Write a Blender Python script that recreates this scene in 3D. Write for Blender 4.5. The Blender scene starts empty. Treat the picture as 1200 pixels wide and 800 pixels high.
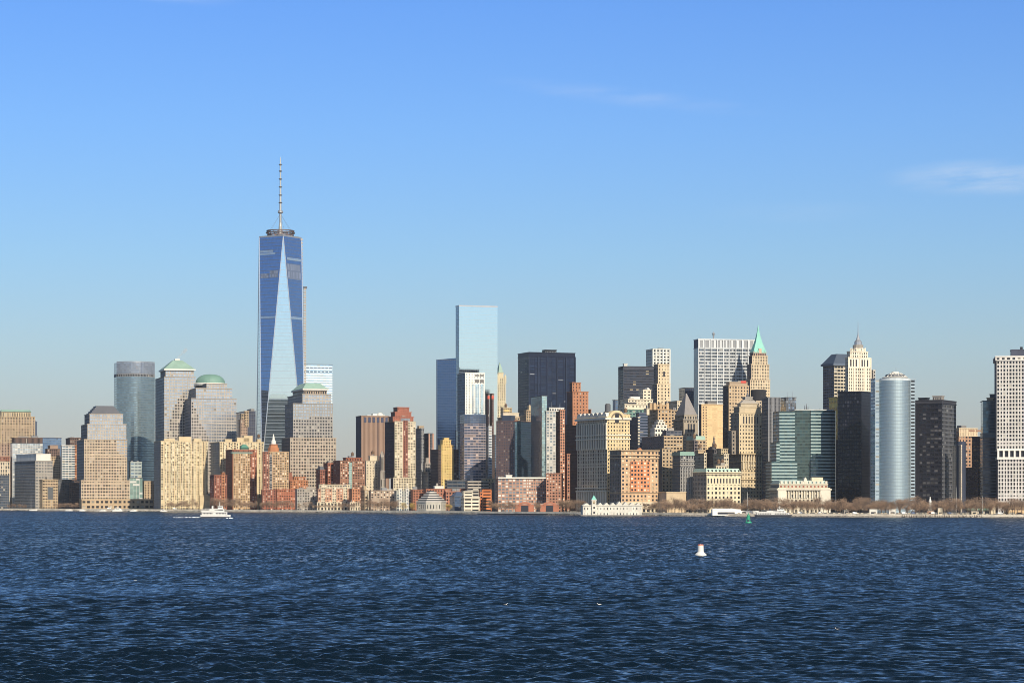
import bpy, math, random
import numpy as np
from mathutils import Vector
R = math.radians
SC = bpy.context.scene
COL = SC.collection
random.seed(4)
rng = np.random.default_rng(7)

# ---------------------------------------------------------------- camera, sky, sun, exposure
F, HZ, CH = 2800.0, 583.0, 20.0          # focal length in photo pixels, horizon row, camera height above water
cam_d = bpy.data.cameras.new('camera'); cam = bpy.data.objects.new('camera', cam_d); COL.objects.link(cam)
cam_d.sensor_width = 36; cam_d.lens = 36 * F / 1200; cam_d.shift_y = (HZ - 400) / 1200
cam_d.clip_start = 1; cam_d.clip_end = 60000
cam.location = (0, 0, CH); cam.rotation_euler = (R(90), 0, 0)
SC.camera = cam
SC.cycles.volume_bounces = 10
SC.cycles.filter_width = 0.95

SUN_AZ, SUN_EL = R(154), R(35)           # azimuth clockwise from +Y (the view direction), elevation
world = bpy.data.worlds.new('World'); SC.world = world; world.use_nodes = True
wn, wl = world.node_tree.nodes, world.node_tree.links
wn.clear()
w_out = wn.new('ShaderNodeOutputWorld'); w_bg = wn.new('ShaderNodeBackground')
w_sky = wn.new('ShaderNodeTexSky'); w_sky.sky_type = 'NISHITA'; w_sky.sun_disc = False
w_sky.sun_elevation = SUN_EL; w_sky.sun_rotation = SUN_AZ
w_sky.altitude = 0; w_sky.air_density = 1.0; w_sky.dust_density = 0.6; w_sky.ozone_density = 3.0
w_bg.inputs['Strength'].default_value = 0.093
# thin cirrus veils, fixed to directions of the sky
w_tc = wn.new('ShaderNodeTexCoord')
def wmath(op, a, b=None, c=None):
    n = wn.new('ShaderNodeMath'); n.operation = op
    for i, v in enumerate((a, b, c)):
        if v is None: continue
        if isinstance(v, (int, float)): n.inputs[i].default_value = v
        else: wl.new(v, n.inputs[i])
    return n.outputs[0]
w_sep = wn.new('ShaderNodeSeparateXYZ'); wl.new(w_tc.outputs['Generated'], w_sep.inputs[0])
AZ = wmath('ARCTAN2', w_sep.outputs[0], w_sep.outputs[1]); EL = wmath('ARCSINE', w_sep.outputs[2])
w_cmb = wn.new('ShaderNodeCombineXYZ')
wl.new(wmath('MULTIPLY', AZ, 22), w_cmb.inputs[0]); wl.new(wmath('MULTIPLY', wmath('SUBTRACT', EL, wmath('MULTIPLY', AZ, 0.06)), 130), w_cmb.inputs[1])
w_ns = wn.new('ShaderNodeTexNoise'); w_ns.inputs['Scale'].default_value = 1.6; w_ns.inputs['Detail'].default_value = 6; w_ns.inputs['Roughness'].default_value = 0.62
wl.new(w_cmb.outputs[0], w_ns.inputs['Vector'])
def cirrus(az, el, ra, re_, tilt, amp):
    da = wmath('SUBTRACT', AZ, az); de = wmath('SUBTRACT', wmath('SUBTRACT', EL, el), wmath('MULTIPLY', da, tilt))
    q = wmath('ADD', wmath('POWER', wmath('ABSOLUTE', wmath('DIVIDE', da, ra)), 2.0), wmath('POWER', wmath('ABSOLUTE', wmath('DIVIDE', de, re_)), 2.0))
    m = wmath('MAXIMUM', wmath('SUBTRACT', 1.0, q), 0.0)
    return wmath('MULTIPLY', wmath('MULTIPLY', m, m), amp)
m1 = cirrus(0.196, 0.1305, 0.050, 0.0090, -0.02, 0.52)
m2 = cirrus(0.047, 0.166, 0.070, 0.0052, -0.12, 0.17)
m3 = cirrus(-0.145, 0.205, 0.036, 0.0040, -0.06, 0.30)
m4 = cirrus(0.12, 0.118, 0.05, 0.006, 0.0, 0.07)
msum = wmath('ADD', wmath('ADD', m1, m2), wmath('ADD', m3, m4))
n_pow = wmath('MAXIMUM', wmath('MULTIPLY', wmath('SUBTRACT', w_ns.outputs['Fac'], 0.30), 2.3), 0.0)
mask = wmath('MINIMUM', wmath('MULTIPLY', msum, n_pow), 0.6)
w_mix = wn.new('ShaderNodeMix'); w_mix.data_type = 'RGBA'
# late-winter air: deep blue overhead, pale grey-green towards the horizon
w_rmp = wn.new('ShaderNodeValToRGB'); w_rmp.color_ramp.interpolation = 'B_SPLINE' if False else 'LINEAR'
cr_ = w_rmp.color_ramp.elements
for i, (e, c) in enumerate(((0.0, (.77, .73, .80)), (.028, (.75, .73, .81)), (.064, (.73, .81, .92)), (.0997, (.68, .86, 1.05)), (.153, (.61, .87, 1.23)), (.206, (.53, .83, 1.32)), (.32, (.49, .67, .82)), (.49, (.50, .64, .70)))):
    el_ = cr_[i] if i < 2 else cr_.new(e / .5)
    el_.position = e / .5; el_.color = (c[0]/1.5, c[1]/1.5, c[2]/1.5, 1)
wl.new(wmath('MULTIPLY', EL, 2.0), w_rmp.inputs[0])
w_mul = wn.new('ShaderNodeMix'); w_mul.data_type = 'RGBA'; w_mul.blend_type = 'MULTIPLY'; w_mul.inputs[0].default_value = 1
wl.new(w_sky.outputs[0], w_mul.inputs[6]); wl.new(w_rmp.outputs[0], w_mul.inputs[7])
w_scl = wn.new('ShaderNodeVectorMath'); w_scl.operation = 'SCALE'; w_scl.inputs['Scale'].default_value = 1.5; wl.new(w_mul.outputs[2], w_scl.inputs[0])
wl.new(mask, w_mix.inputs[0]); wl.new(w_scl.outputs[0], w_mix.inputs[6]); w_mix.inputs[7].default_value = (7.6, 8.0, 8.6, 1)
wl.new(w_mix.outputs[2], w_bg.inputs['Color']); wl.new(w_bg.outputs[0], w_out.inputs[0])

sun_d = bpy.data.lights.new('sun', 'SUN'); sun_d.energy = 4.7; sun_d.angle = R(0.53); sun_d.color = (1.0, 0.88, 0.70)
sun = bpy.data.objects.new('sun', sun_d); COL.objects.link(sun)
sdir = Vector((math.sin(SUN_AZ) * math.cos(SUN_EL), math.cos(SUN_AZ) * math.cos(SUN_EL), math.sin(SUN_EL)))
sun.rotation_euler = sdir.to_track_quat('Z', 'Y').to_euler(); sun.location = (300, -300, 900)
vs = SC.view_settings
vs.view_transform = 'Standard'; vs.look = 'None'; vs.gamma = 1; vs.exposure = 0.25; vs.use_curve_mapping = False

# ---------------------------------------------------------------- helpers
def tag(o, label=None, cat=None, group=None, kind=None):
    if label: o['label'] = label
    if cat: o['category'] = cat
    if group: o['group'] = group
    if kind: o['kind'] = kind
    return o

class MB:
    """collects polygons with a uv (in facade cells) and a material slot, builds ONE mesh"""
    def __init__(s): s.v = []; s.u = []; s.n = []; s.m = []; s.mats = []
    def slot(s, mat):
        if mat not in s.mats: s.mats.append(mat)
        return s.mats.index(mat)
    def quads(s, P, UV, mat):                       # P (n,k,3), UV (n,k,2)
        P = np.asarray(P, float)
        if len(P) == 0: return
        n, k = P.shape[:2]
        if UV is None:
            UV = np.zeros((n, k, 2))
        s.v.append(P.reshape(-1, 3)); s.u.append(np.asarray(UV, float).reshape(-1, 2))
        s.n.append(np.full(n, k)); s.m.append(np.full(n, s.slot(mat)))
    def poly(s, pts, mat, uv=None): s.quads([pts], None if uv is None else [uv], mat)
    def box(s, x0, x1, y0, y1, z0, z1, mat, bottom=True):
        p = [(x0,y0,z0),(x1,y0,z0),(x1,y1,z0),(x0,y1,z0),(x0,y0,z1),(x1,y0,z1),(x1,y1,z1),(x0,y1,z1)]
        f = [(0,1,5,4),(1,2,6,5),(2,3,7,6),(3,0,4,7),(4,5,6,7)] + ([(3,2,1,0)] if bottom else [])
        s.quads([[p[i] for i in q] for q in f], None, mat)
    def prism(s, pts, z0, z1, mat, pts2=None, cap=True):
        pts2 = pts2 or pts; n = len(pts)
        for i in range(n):
            j = (i + 1) % n
            s.poly([(*pts[i], z0), (*pts[j], z0), (*pts2[j], z1), (*pts2[i], z1)], mat)
        if cap:
            s.poly([(*p, z1) for p in pts2], mat); s.poly([(*p, z0) for p in pts[::-1]], mat)
    def ring(s, cx, cy, prof, mat, n=16, ry=1.0, a0=0.0, cap=True):   # prof: list of (r, z)
        a = [a0 + 2 * math.pi * i / n for i in range(n)]
        for (r0, z0), (r1, z1) in zip(prof, prof[1:]):
            for i in range(n):
                p, q = a[i], a[(i + 1) % n]
                s.poly([(cx + r0*math.cos(p), cy + ry*r0*math.sin(p), z0), (cx + r0*math.cos(q), cy + ry*r0*math.sin(q), z0),
                        (cx + r1*math.cos(q), cy + ry*r1*math.sin(q), z1), (cx + r1*math.cos(p), cy + ry*r1*math.sin(p), z1)], mat)
        if cap:
            for (r, z), up in ((prof[0], False), (prof[-1], True)):
                if r > 1e-4:
                    c = [(cx + r*math.cos(t), cy + ry*r*math.sin(t), z) for t in (a if up else a[::-1])]
                    s.poly(c, mat)
    def tube(s, a, b, r0, r1, mat, n=6):
        a, b = Vector(a), Vector(b); d = (b - a).normalized()
        x = d.orthogonal().normalized(); y = d.cross(x)
        for i in range(n):
            t, u = 2*math.pi*i/n, 2*math.pi*(i+1)/n
            e, f = x*math.cos(t) + y*math.sin(t), x*math.cos(u) + y*math.sin(u)
            s.poly([a + e*r0, a + f*r0, b + f*r1, b + e*r1], mat)
    def mesh(s, name, smooth=False):
        me = bpy.data.meshes.new(name)
        V = np.concatenate(s.v); U = np.concatenate(s.u); N = np.concatenate(s.n); M_ = np.concatenate(s.m)
        me.vertices.add(len(V)); me.vertices.foreach_set('co', V.ravel())
        me.loops.add(len(V)); me.loops.foreach_set('vertex_index', np.arange(len(V), dtype=np.int32))
        me.polygons.add(len(N))
        me.polygons.foreach_set('loop_start', np.concatenate([[0], np.cumsum(N)[:-1]]).astype(np.int32))
        try: me.polygons.foreach_set('loop_total', N.astype(np.int32))
        except Exception: pass
        me.polygons.foreach_set('material_index', M_.astype(np.int32))
        for m in s.mats: me.materials.append(m)
        uv = me.uv_layers.new(name='UVMap'); uv.data.foreach_set('uv', U.ravel())
        me.update(calc_edges=True)
        return me
    def build(s, name, parent=None, loc=None, rz=0, weld=False):
        me = s.mesh(name)
        if weld:
            import bmesh
            bm = bmesh.new(); bm.from_mesh(me); bmesh.ops.remove_doubles(bm, verts=bm.verts, dist=1e-4); bm.to_mesh(me); bm.free()
            me.polygons.foreach_set('use_smooth', [True] * len(me.polygons))
        o = bpy.data.objects.new(name, me); COL.objects.link(o)
        if parent: o.parent = parent
        if loc is not None: o.location = loc
        o.rotation_euler.z = rz
        return o

def empty(name, loc, rz=0):
    o = bpy.data.objects.new(name, None); COL.objects.link(o); o.location = loc; o.rotation_euler.z = rz
    o.empty_display_size = 5
    return o
def children(o): return [c for c in COL.objects if c.parent == o]
def px(x, d): return (x - 600) / F * d               # photo column at distance d -> metres sideways
def pz(y, d): return CH + (HZ - y) / F * d           # photo row at distance d -> height

# ---------------------------------------------------------------- materials
def newmat(name):
    m = bpy.data.materials.new(name); m.use_nodes = True
    nt = m.node_tree; b = nt.nodes['Principled BSDF']
    return m, nt, b
def mnode(nt, op, a, b=None, c=None):
    n = nt.nodes.new('ShaderNodeMath'); n.operation = op
    for i, v in enumerate((a, b, c)):
        if v is None: continue
        if isinstance(v, (int, float)): n.inputs[i].default_value = v
        else: nt.links.new(v, n.inputs[i])
    return n.outputs[0]
def mixc(nt, f, a, b, blend='MIX'):
    n = nt.nodes.new('ShaderNodeMix'); n.data_type = 'RGBA'; n.blend_type = blend
    for i, v in ((0, f), (6, a), (7, b)):
        if isinstance(v, (int, float)): n.inputs[i].default_value = v
        elif isinstance(v, tuple): n.inputs[i].default_value = (*v[:3], 1)
        else: nt.links.new(v, n.inputs[i])
    return n.outputs[2]
def cell_random(nt, salt=0.0):
    uv = nt.nodes.new('ShaderNodeUVMap'); uv.uv_map = 'UVMap'
    fl = nt.nodes.new('ShaderNodeVectorMath'); fl.operation = 'FLOOR'; nt.links.new(uv.outputs[0], fl.inputs[0])
    oi = nt.nodes.new('ShaderNodeObjectInfo')
    wnz = nt.nodes.new('ShaderNodeTexWhiteNoise'); wnz.noise_dimensions = '4D'
    nt.links.new(fl.outputs[0], wnz.inputs['Vector']); nt.links.new(mnode(nt, 'MULTIPLY_ADD', oi.outputs['Random'], 97.0, salt), wnz.inputs['W'])
    return uv, wnz
_MC = {}
def wall(col, var=0.22, rough=0.85, cell=0.10, name='masonry', metal=0.0):
    key = ('w', col, var, rough, cell, metal)
    if key in _MC: return _MC[key]
    m, nt, b = newmat(name)
    tc = nt.nodes.new('ShaderNodeTexCoord')
    mp = nt.nodes.new('ShaderNodeMapping'); mp.inputs['Scale'].default_value = (0.09, 0.09, 0.03); nt.links.new(tc.outputs['Object'], mp.inputs[0])
    n1 = nt.nodes.new('ShaderNodeTexNoise'); n1.inputs['Scale'].default_value = 1.0; n1.inputs['Detail'].default_value = 5; nt.links.new(mp.outputs[0], n1.inputs['Vector'])
    n2 = nt.nodes.new('ShaderNodeTexNoise'); n2.inputs['Scale'].default_value = 0.7; n2.inputs['Detail'].default_value = 3; nt.links.new(tc.outputs['Object'], n2.inputs['Vector'])
    uv, wz = cell_random(nt)
    f = mnode(nt, 'ADD', mnode(nt, 'MULTIPLY_ADD', n1.outputs['Fac'], var * 2.2, 1 - var * 1.1), mnode(nt, 'MULTIPLY_ADD', n2.outputs['Fac'], var * 1.2, -var * 0.6))
    f = mnode(nt, 'ADD', f, mnode(nt, 'MULTIPLY_ADD', wz.outputs['Value'], cell * 2, -cell))
    c = nt.nodes.new('ShaderNodeVectorMath'); c.operation = 'SCALE'; c.inputs[0].default_value = col; nt.links.new(f, c.inputs['Scale'])
    nt.links.new(c.outputs[0], b.inputs['Base Color']); b.inputs['Roughness'].default_value = rough; b.inputs['Metallic'].default_value = metal
    if max(col) < .1: b.inputs['Specular IOR Level'].default_value = .22
    _MC[key] = m
    return m
def glass(col=(0.02, 0.03, 0.045), blind=(0.45, 0.42, 0.36), pb=0.12, metal=0.0, rough=0.12, tilt=0.05, var=.4, name='window_glass'):
    """one pane per facade cell: each pane sits at its own slight angle, some have blinds drawn"""
    key = ('g', col, blind, pb, metal, rough, tilt, var)
    if key in _MC: return _MC[key]
    m, nt, b = newmat(name)
    uv, wz = cell_random(nt, 3.7)
    uv2, wz2 = cell_random(nt, 11.3)
    isb = mnode(nt, 'LESS_THAN', wz.outputs['Value'], pb)
    v = nt.nodes.new('ShaderNodeVectorMath'); v.operation = 'SCALE'; v.inputs[0].default_value = col
    nt.links.new(mnode(nt, 'MULTIPLY_ADD', wz2.outputs['Value'], 2*var, 1-var), v.inputs['Scale'])
    bl = nt.nodes.new('ShaderNodeVectorMath'); bl.operation = 'SCALE'; bl.inputs[0].default_value = blind
    nt.links.new(mnode(nt, 'MULTIPLY_ADD', wz2.outputs['Value'], 0.7, 0.4), bl.inputs['Scale'])
    nt.links.new(mixc(nt, isb, v.outputs[0], bl.outputs[0]), b.inputs['Base Color'])
    nt.links.new(mnode(nt, 'MULTIPLY', mnode(nt, 'SUBTRACT', 1.0, isb), metal), b.inputs['Metallic'])
    b.inputs['Roughness'].default_value = rough; b.inputs['IOR'].default_value = 1.55
    g = nt.nodes.new('ShaderNodeNewGeometry')
    s = nt.nodes.new('ShaderNodeVectorMath'); s.operation = 'SUBTRACT'; nt.links.new(wz2.outputs['Color'], s.inputs[0]); s.inputs[1].default_value = (.5, .5, .5)
    s2 = nt.nodes.new('ShaderNodeVectorMath'); s2.operation = 'SCALE'; nt.links.new(s.outputs[0], s2.inputs[0]); s2.inputs['Scale'].default_value = tilt
    s3 = nt.nodes.new('ShaderNodeVectorMath'); s3.operation = 'ADD'; nt.links.new(g.outputs['Normal'], s3.inputs[0]); nt.links.new(s2.outputs[0], s3.inputs[1])
    s4 = nt.nodes.new('ShaderNodeVectorMath'); s4.operation = 'NORMALIZE'; nt.links.new(s3.outputs[0], s4.inputs[0])
    nt.links.new(s4.outputs[0], b.inputs['Normal'])
    _MC[key] = m
    return m
def curtain(col, frame=(0.1, 0.11, 0.12), fx=0.08, fy=0.12, spand=None, sf=0.3, metal=0.7, rough=0.12, tilt=0.03, var=0.25, pb=0.0, blind=(0.6, 0.62, 0.6), smetal=None, name='curtain_glass'):
    """flush curtain wall: panes, mullions (fx, fy cell fractions) and an opaque spandrel strip (sf)"""
    key = ('c', col, frame, fx, fy, spand, sf, metal, rough, tilt, var, pb, blind, smetal)
    if key in _MC: return _MC[key]
    m, nt, b = newmat(name)
    uv, wz = cell_random(nt, 5.1)
    uv2, wz2 = cell_random(nt, 9.4)
    sp = nt.nodes.new('ShaderNodeSeparateXYZ'); nt.links.new(uv.outputs[0], sp.inputs[0])
    fu = mnode(nt, 'FRACT', sp.outputs[0]); fv = mnode(nt, 'FRACT', sp.outputs[1])
    v = nt.nodes.new('ShaderNodeVectorMath'); v.operation = 'SCALE'; v.inputs[0].default_value = col
    nt.links.new(mnode(nt, 'MULTIPLY_ADD', wz.outputs['Value'], 2 * var, 1 - var), v.inputs['Scale'])
    c = v.outputs[0]; met = metal
    if pb > 0:
        isb = mnode(nt, 'LESS_THAN', wz2.outputs['Value'], pb)
        c = mixc(nt, isb, c, blind); met = mnode(nt, 'MULTIPLY', mnode(nt, 'SUBTRACT', 1.0, isb), met)
    if spand:
        iss = mnode(nt, 'LESS_THAN', fv, sf)
        c = mixc(nt, iss, c, spand)
        sm = metal * 0.3 if smetal is None else smetal
        inv = mnode(nt, 'SUBTRACT', 1.0, iss)
        met = mnode(nt, 'ADD', mnode(nt, 'MULTIPLY', inv, met), mnode(nt, 'MULTIPLY', iss, sm))
    isf = mnode(nt, 'MAXIMUM', mnode(nt, 'LESS_THAN', fu, fx), mnode(nt, 'LESS_THAN', fv, fy) if fy > 0 else 0.0)
    c = mixc(nt, isf, c, frame); met = mnode(nt, 'MULTIPLY', mnode(nt, 'SUBTRACT', 1.0, isf), met)
    nt.links.new(c, b.inputs['Base Color']); nt.links.new(met, b.inputs['Metallic'])
    nt.links.new(mnode(nt, 'MULTIPLY_ADD', isf, 0.35, rough), b.inputs['Roughness']); b.inputs['IOR'].default_value = 1.55
    g = nt.nodes.new('ShaderNodeNewGeometry')
    s = nt.nodes.new('ShaderNodeVectorMath'); s.operation = 'SUBTRACT'; nt.links.new(wz2.outputs['Color'], s.inputs[0]); s.inputs[1].default_value = (.5, .5, .5)
    s2 = nt.nodes.new('ShaderNodeVectorMath'); s2.operation = 'SCALE'; nt.links.new(s.outputs[0], s2.inputs[0]); s2.inputs['Scale'].default_value = tilt
    s3 = nt.nodes.new('ShaderNodeVectorMath'); s3.operation = 'ADD'; nt.links.new(g.outputs['Normal'], s3.inputs[0]); nt.links.new(s2.outputs[0], s3.inputs[1])
    s4 = nt.nodes.new('ShaderNodeVectorMath'); s4.operation = 'NORMALIZE'; nt.links.new(s3.outputs[0], s4.inputs[0])
    nt.links.new(s4.outputs[0], b.inputs['Normal'])
    _MC[key] = m
    return m
def flat(col, rough=0.6, metal=0.0, name='paint', var=0.12): return wall(tuple(col), var, rough, 0.0, name, metal)

CREAM = wall((0.50, 0.40, 0.25)); CREAMW = wall((0.60, 0.52, 0.38)); TAN = wall((0.44, 0.33, 0.21)); GRAN = wall((0.37, 0.29, 0.21))
STONE = wall((0.34, 0.31, 0.27)); WHITE = wall((0.68, 0.66, 0.60), 0.12); BRICK = wall((0.25, 0.095, 0.055)); ORANGE = wall((0.43, 0.185, 0.085))
BROWN = wall((0.16, 0.10, 0.075)); PINK = wall((0.36, 0.25, 0.18)); DARK = wall((0.035, 0.038, 0.05)); BLACK = wall((0.014, 0.015, 0.02), 0.2, 0.4)
COPPER = wall((0.15, 0.27, 0.22), 0.25, 0.6, name='copper_patina'); COPPERL = wall((0.29, 0.43, 0.35), 0.2, 0.6, name='copper_patina'); YELLOW = wall((0.62, 0.45, 0.18)); GRAY = wall((0.24, 0.245, 0.25)); DGRAY = wall((0.11, 0.115, 0.125))
SLATE = wall((0.10, 0.105, 0.12), 0.2, 0.6); PALEG = wall((0.42, 0.48, 0.46)); ROOFM = wall((0.22, 0.21, 0.20)); METAL = flat((0.45, 0.46, 0.47), 0.4, 0.6, 'metal'); WOOD = wall((0.16, 0.10, 0.06), name='wood')
G0 = glass((.012, .015, .022), rough=.15); GB = glass((0.03, 0.05, 0.08), pb=0.08); GBL = glass((.012, .015, .022), pb=0.28, blind=(0.80, 0.75, 0.65)); GLT = glass((0.50, 0.55, 0.60), blind=(.4, .38, .34), pb=0.03, metal=0.8, rough=0.2, tilt=0.012, var=.12)
GDK = glass((0.012, 0.014, 0.02), pb=0.03); GSK = glass((0.35, 0.45, 0.55), pb=0.1, metal=0.7, tilt=0.06)

def punch(w, g=G0, bay=3.2, floor=3.4, wx=0.5, wy=0.5, rec=0.35, alt=None):
    if bay < 4.6 and floor < 4.6: bay *= 1.2; floor *= 1.2; wx = min(1, wx*1.08) if wx < .9 else wx; wy = min(.8, wy*1.06)
    return dict(k='punch', w=w, g=g, bay=bay, floor=floor, wx=wx, wy=wy, rec=rec, alt=alt)
def curt(m, bay=3.0, floor=3.9): return dict(k='curt', w=m, bay=bay, floor=floor)
def plain(w): return dict(k='plain', w=w, bay=8, floor=8)

_seed = [0]
def facade(mb, p0, p1, z0, z1, st, panes=None):
    """one wall from p0 to p1 (outside on the right hand side), z0..z1"""
    p0 = np.array([*p0, 0.0])[:2]; p1 = np.array([*p1, 0.0])[:2]
    L = float(np.hypot(*(p1 - p0))); H = z1 - z0
    if L < 0.05 or H < 0.05: return
    d = (p1 - p0) / L; nrm = np.array([d[1], -d[0]])
    nb = max(1, round(L / st['bay'])); nf = max(1, round(H / st['floor']))
    _seed[0] = (_seed[0] + 1) % 40; so = _seed[0] * 64
    if st['k'] != 'punch':
        mb.poly([(*p0, z0), (*p1, z0), (*p1, z1), (*p0, z1)], st['w'], [(so, 0), (so + nb, 0), (so + nb, nf), (so, nf)])
        return
    I, J = np.meshgrid(np.arange(nb), np.arange(nf)); I = I.ravel().astype(float); J = J.ravel().astype(float)
    wx = np.full(len(I), st['wx']); wy = np.full(len(I), st['wy']); altm = np.zeros(len(I), bool)
    if st['wx'] < .8 and nb > 3:                              # bays and floors are never all alike
        rs = random.Random(_seed[0]*7 + nb*3 + nf); cw = np.array([rs.choice((.78, 1, 1, 1.12)) for _ in range(nb)])
        cw = np.where(np.arange(nb) < nb/2, cw, cw[::-1]); wx = wx * cw[I.astype(int)]
        rw = np.array([.5 if rs.random() < .05 else 1.0 for _ in range(nf)]); wy = wy * rw[J.astype(int)]
    if st.get('alt'):
        fn, ax, ay, ag = st['alt']
        altm = fn((I + .5) / nb, (J + .5) / nf); wx[altm] = ax; wy[altm] = ay
    a0 = I + (1 - wx) / 2; a1 = I + (1 + wx) / 2; b0 = J + (1 - wy) * 0.5; b1 = b0 + wy
    bw, fh = L / nb, H / nf
    def P(u, z, off=0.0):
        u = u * bw; z = z0 + z * fh
        return np.stack([p0[0] + d[0]*u - nrm[0]*off, p0[1] + d[1]*u - nrm[1]*off, z], -1)
    def Q(ua, ub, va, vb, off=0.0): return np.stack([P(ua, va, off), P(ub, va, off), P(ub, vb, off), P(ua, vb, off)], 1)
    def UVQ(ua, ub, va, vb):
        e = 0.001
        return np.stack([np.stack([so + ua + e, va + e], -1), np.stack([so + ub - e, va + e], -1), np.stack([so + ub - e, vb - e], -1), np.stack([so + ua + e, vb - e], -1)], 1)
    W_ = st['w']
    if (b0 - J).max() > 1e-3:
        mb.quads(Q(I, I + 1, J, b0), UVQ(I, I + 1, J, b0), W_); mb.quads(Q(I, I + 1, b1, J + 1), UVQ(I, I + 1, b1, J + 1), W_)
    k = wx < 0.999
    if k.any():
        mb.quads(Q(I, a0, b0, b1)[k], UVQ(I, a0, b0, b1)[k], W_); mb.quads(Q(a1, I + 1, b0, b1)[k], UVQ(a1, I + 1, b0, b1)[k], W_)
    r = st['rec']
    if r > 0:
        cuv = np.stack([np.stack([so + I + .5, J + .5], -1)] * 4, 1)
        mb.quads(np.stack([P(a0, b0), P(a1, b0), P(a1, b0, r), P(a0, b0, r)], 1), cuv, W_)
        mb.quads(np.stack([P(a0, b1, r), P(a1, b1, r), P(a1, b1), P(a0, b1)], 1), cuv, W_)
        if k.any():
            mb.quads(np.stack([P(a0, b0), P(a0, b0, r), P(a0, b1, r), P(a0, b1)], 1)[k], cuv[k], W_)
            mb.quads(np.stack([P(a1, b0, r), P(a1, b0), P(a1, b1), P(a1, b1, r)], 1)[k], cuv[k], W_)
    if panes is not None:
        qa = Q(a0, a1, b0, b1, r); cuv = np.stack([np.stack([so + I + .5, J + .5], -1)] * 4, 1)
        ang = math.atan2(d[1], d[0])
        for mm, gm in ((~altm, st['g']), (altm, st['alt'][3] if st.get('alt') else None)):
            if mm.any(): panes.append((qa[mm], cuv[mm], gm, ang))

_PM = {}
def pane_mesh(w, h, mat):
    key = (round(w, 2), round(h, 2), mat.name)
    if key not in _PM:
        m = MB(); m.poly([(-w/2, 0, -h/2), (w/2, 0, -h/2), (w/2, 0, h/2), (-w/2, 0, h/2)], mat, [(.5, .5)]*4); _PM[key] = m.mesh('window')
    return _PM[key]

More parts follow.
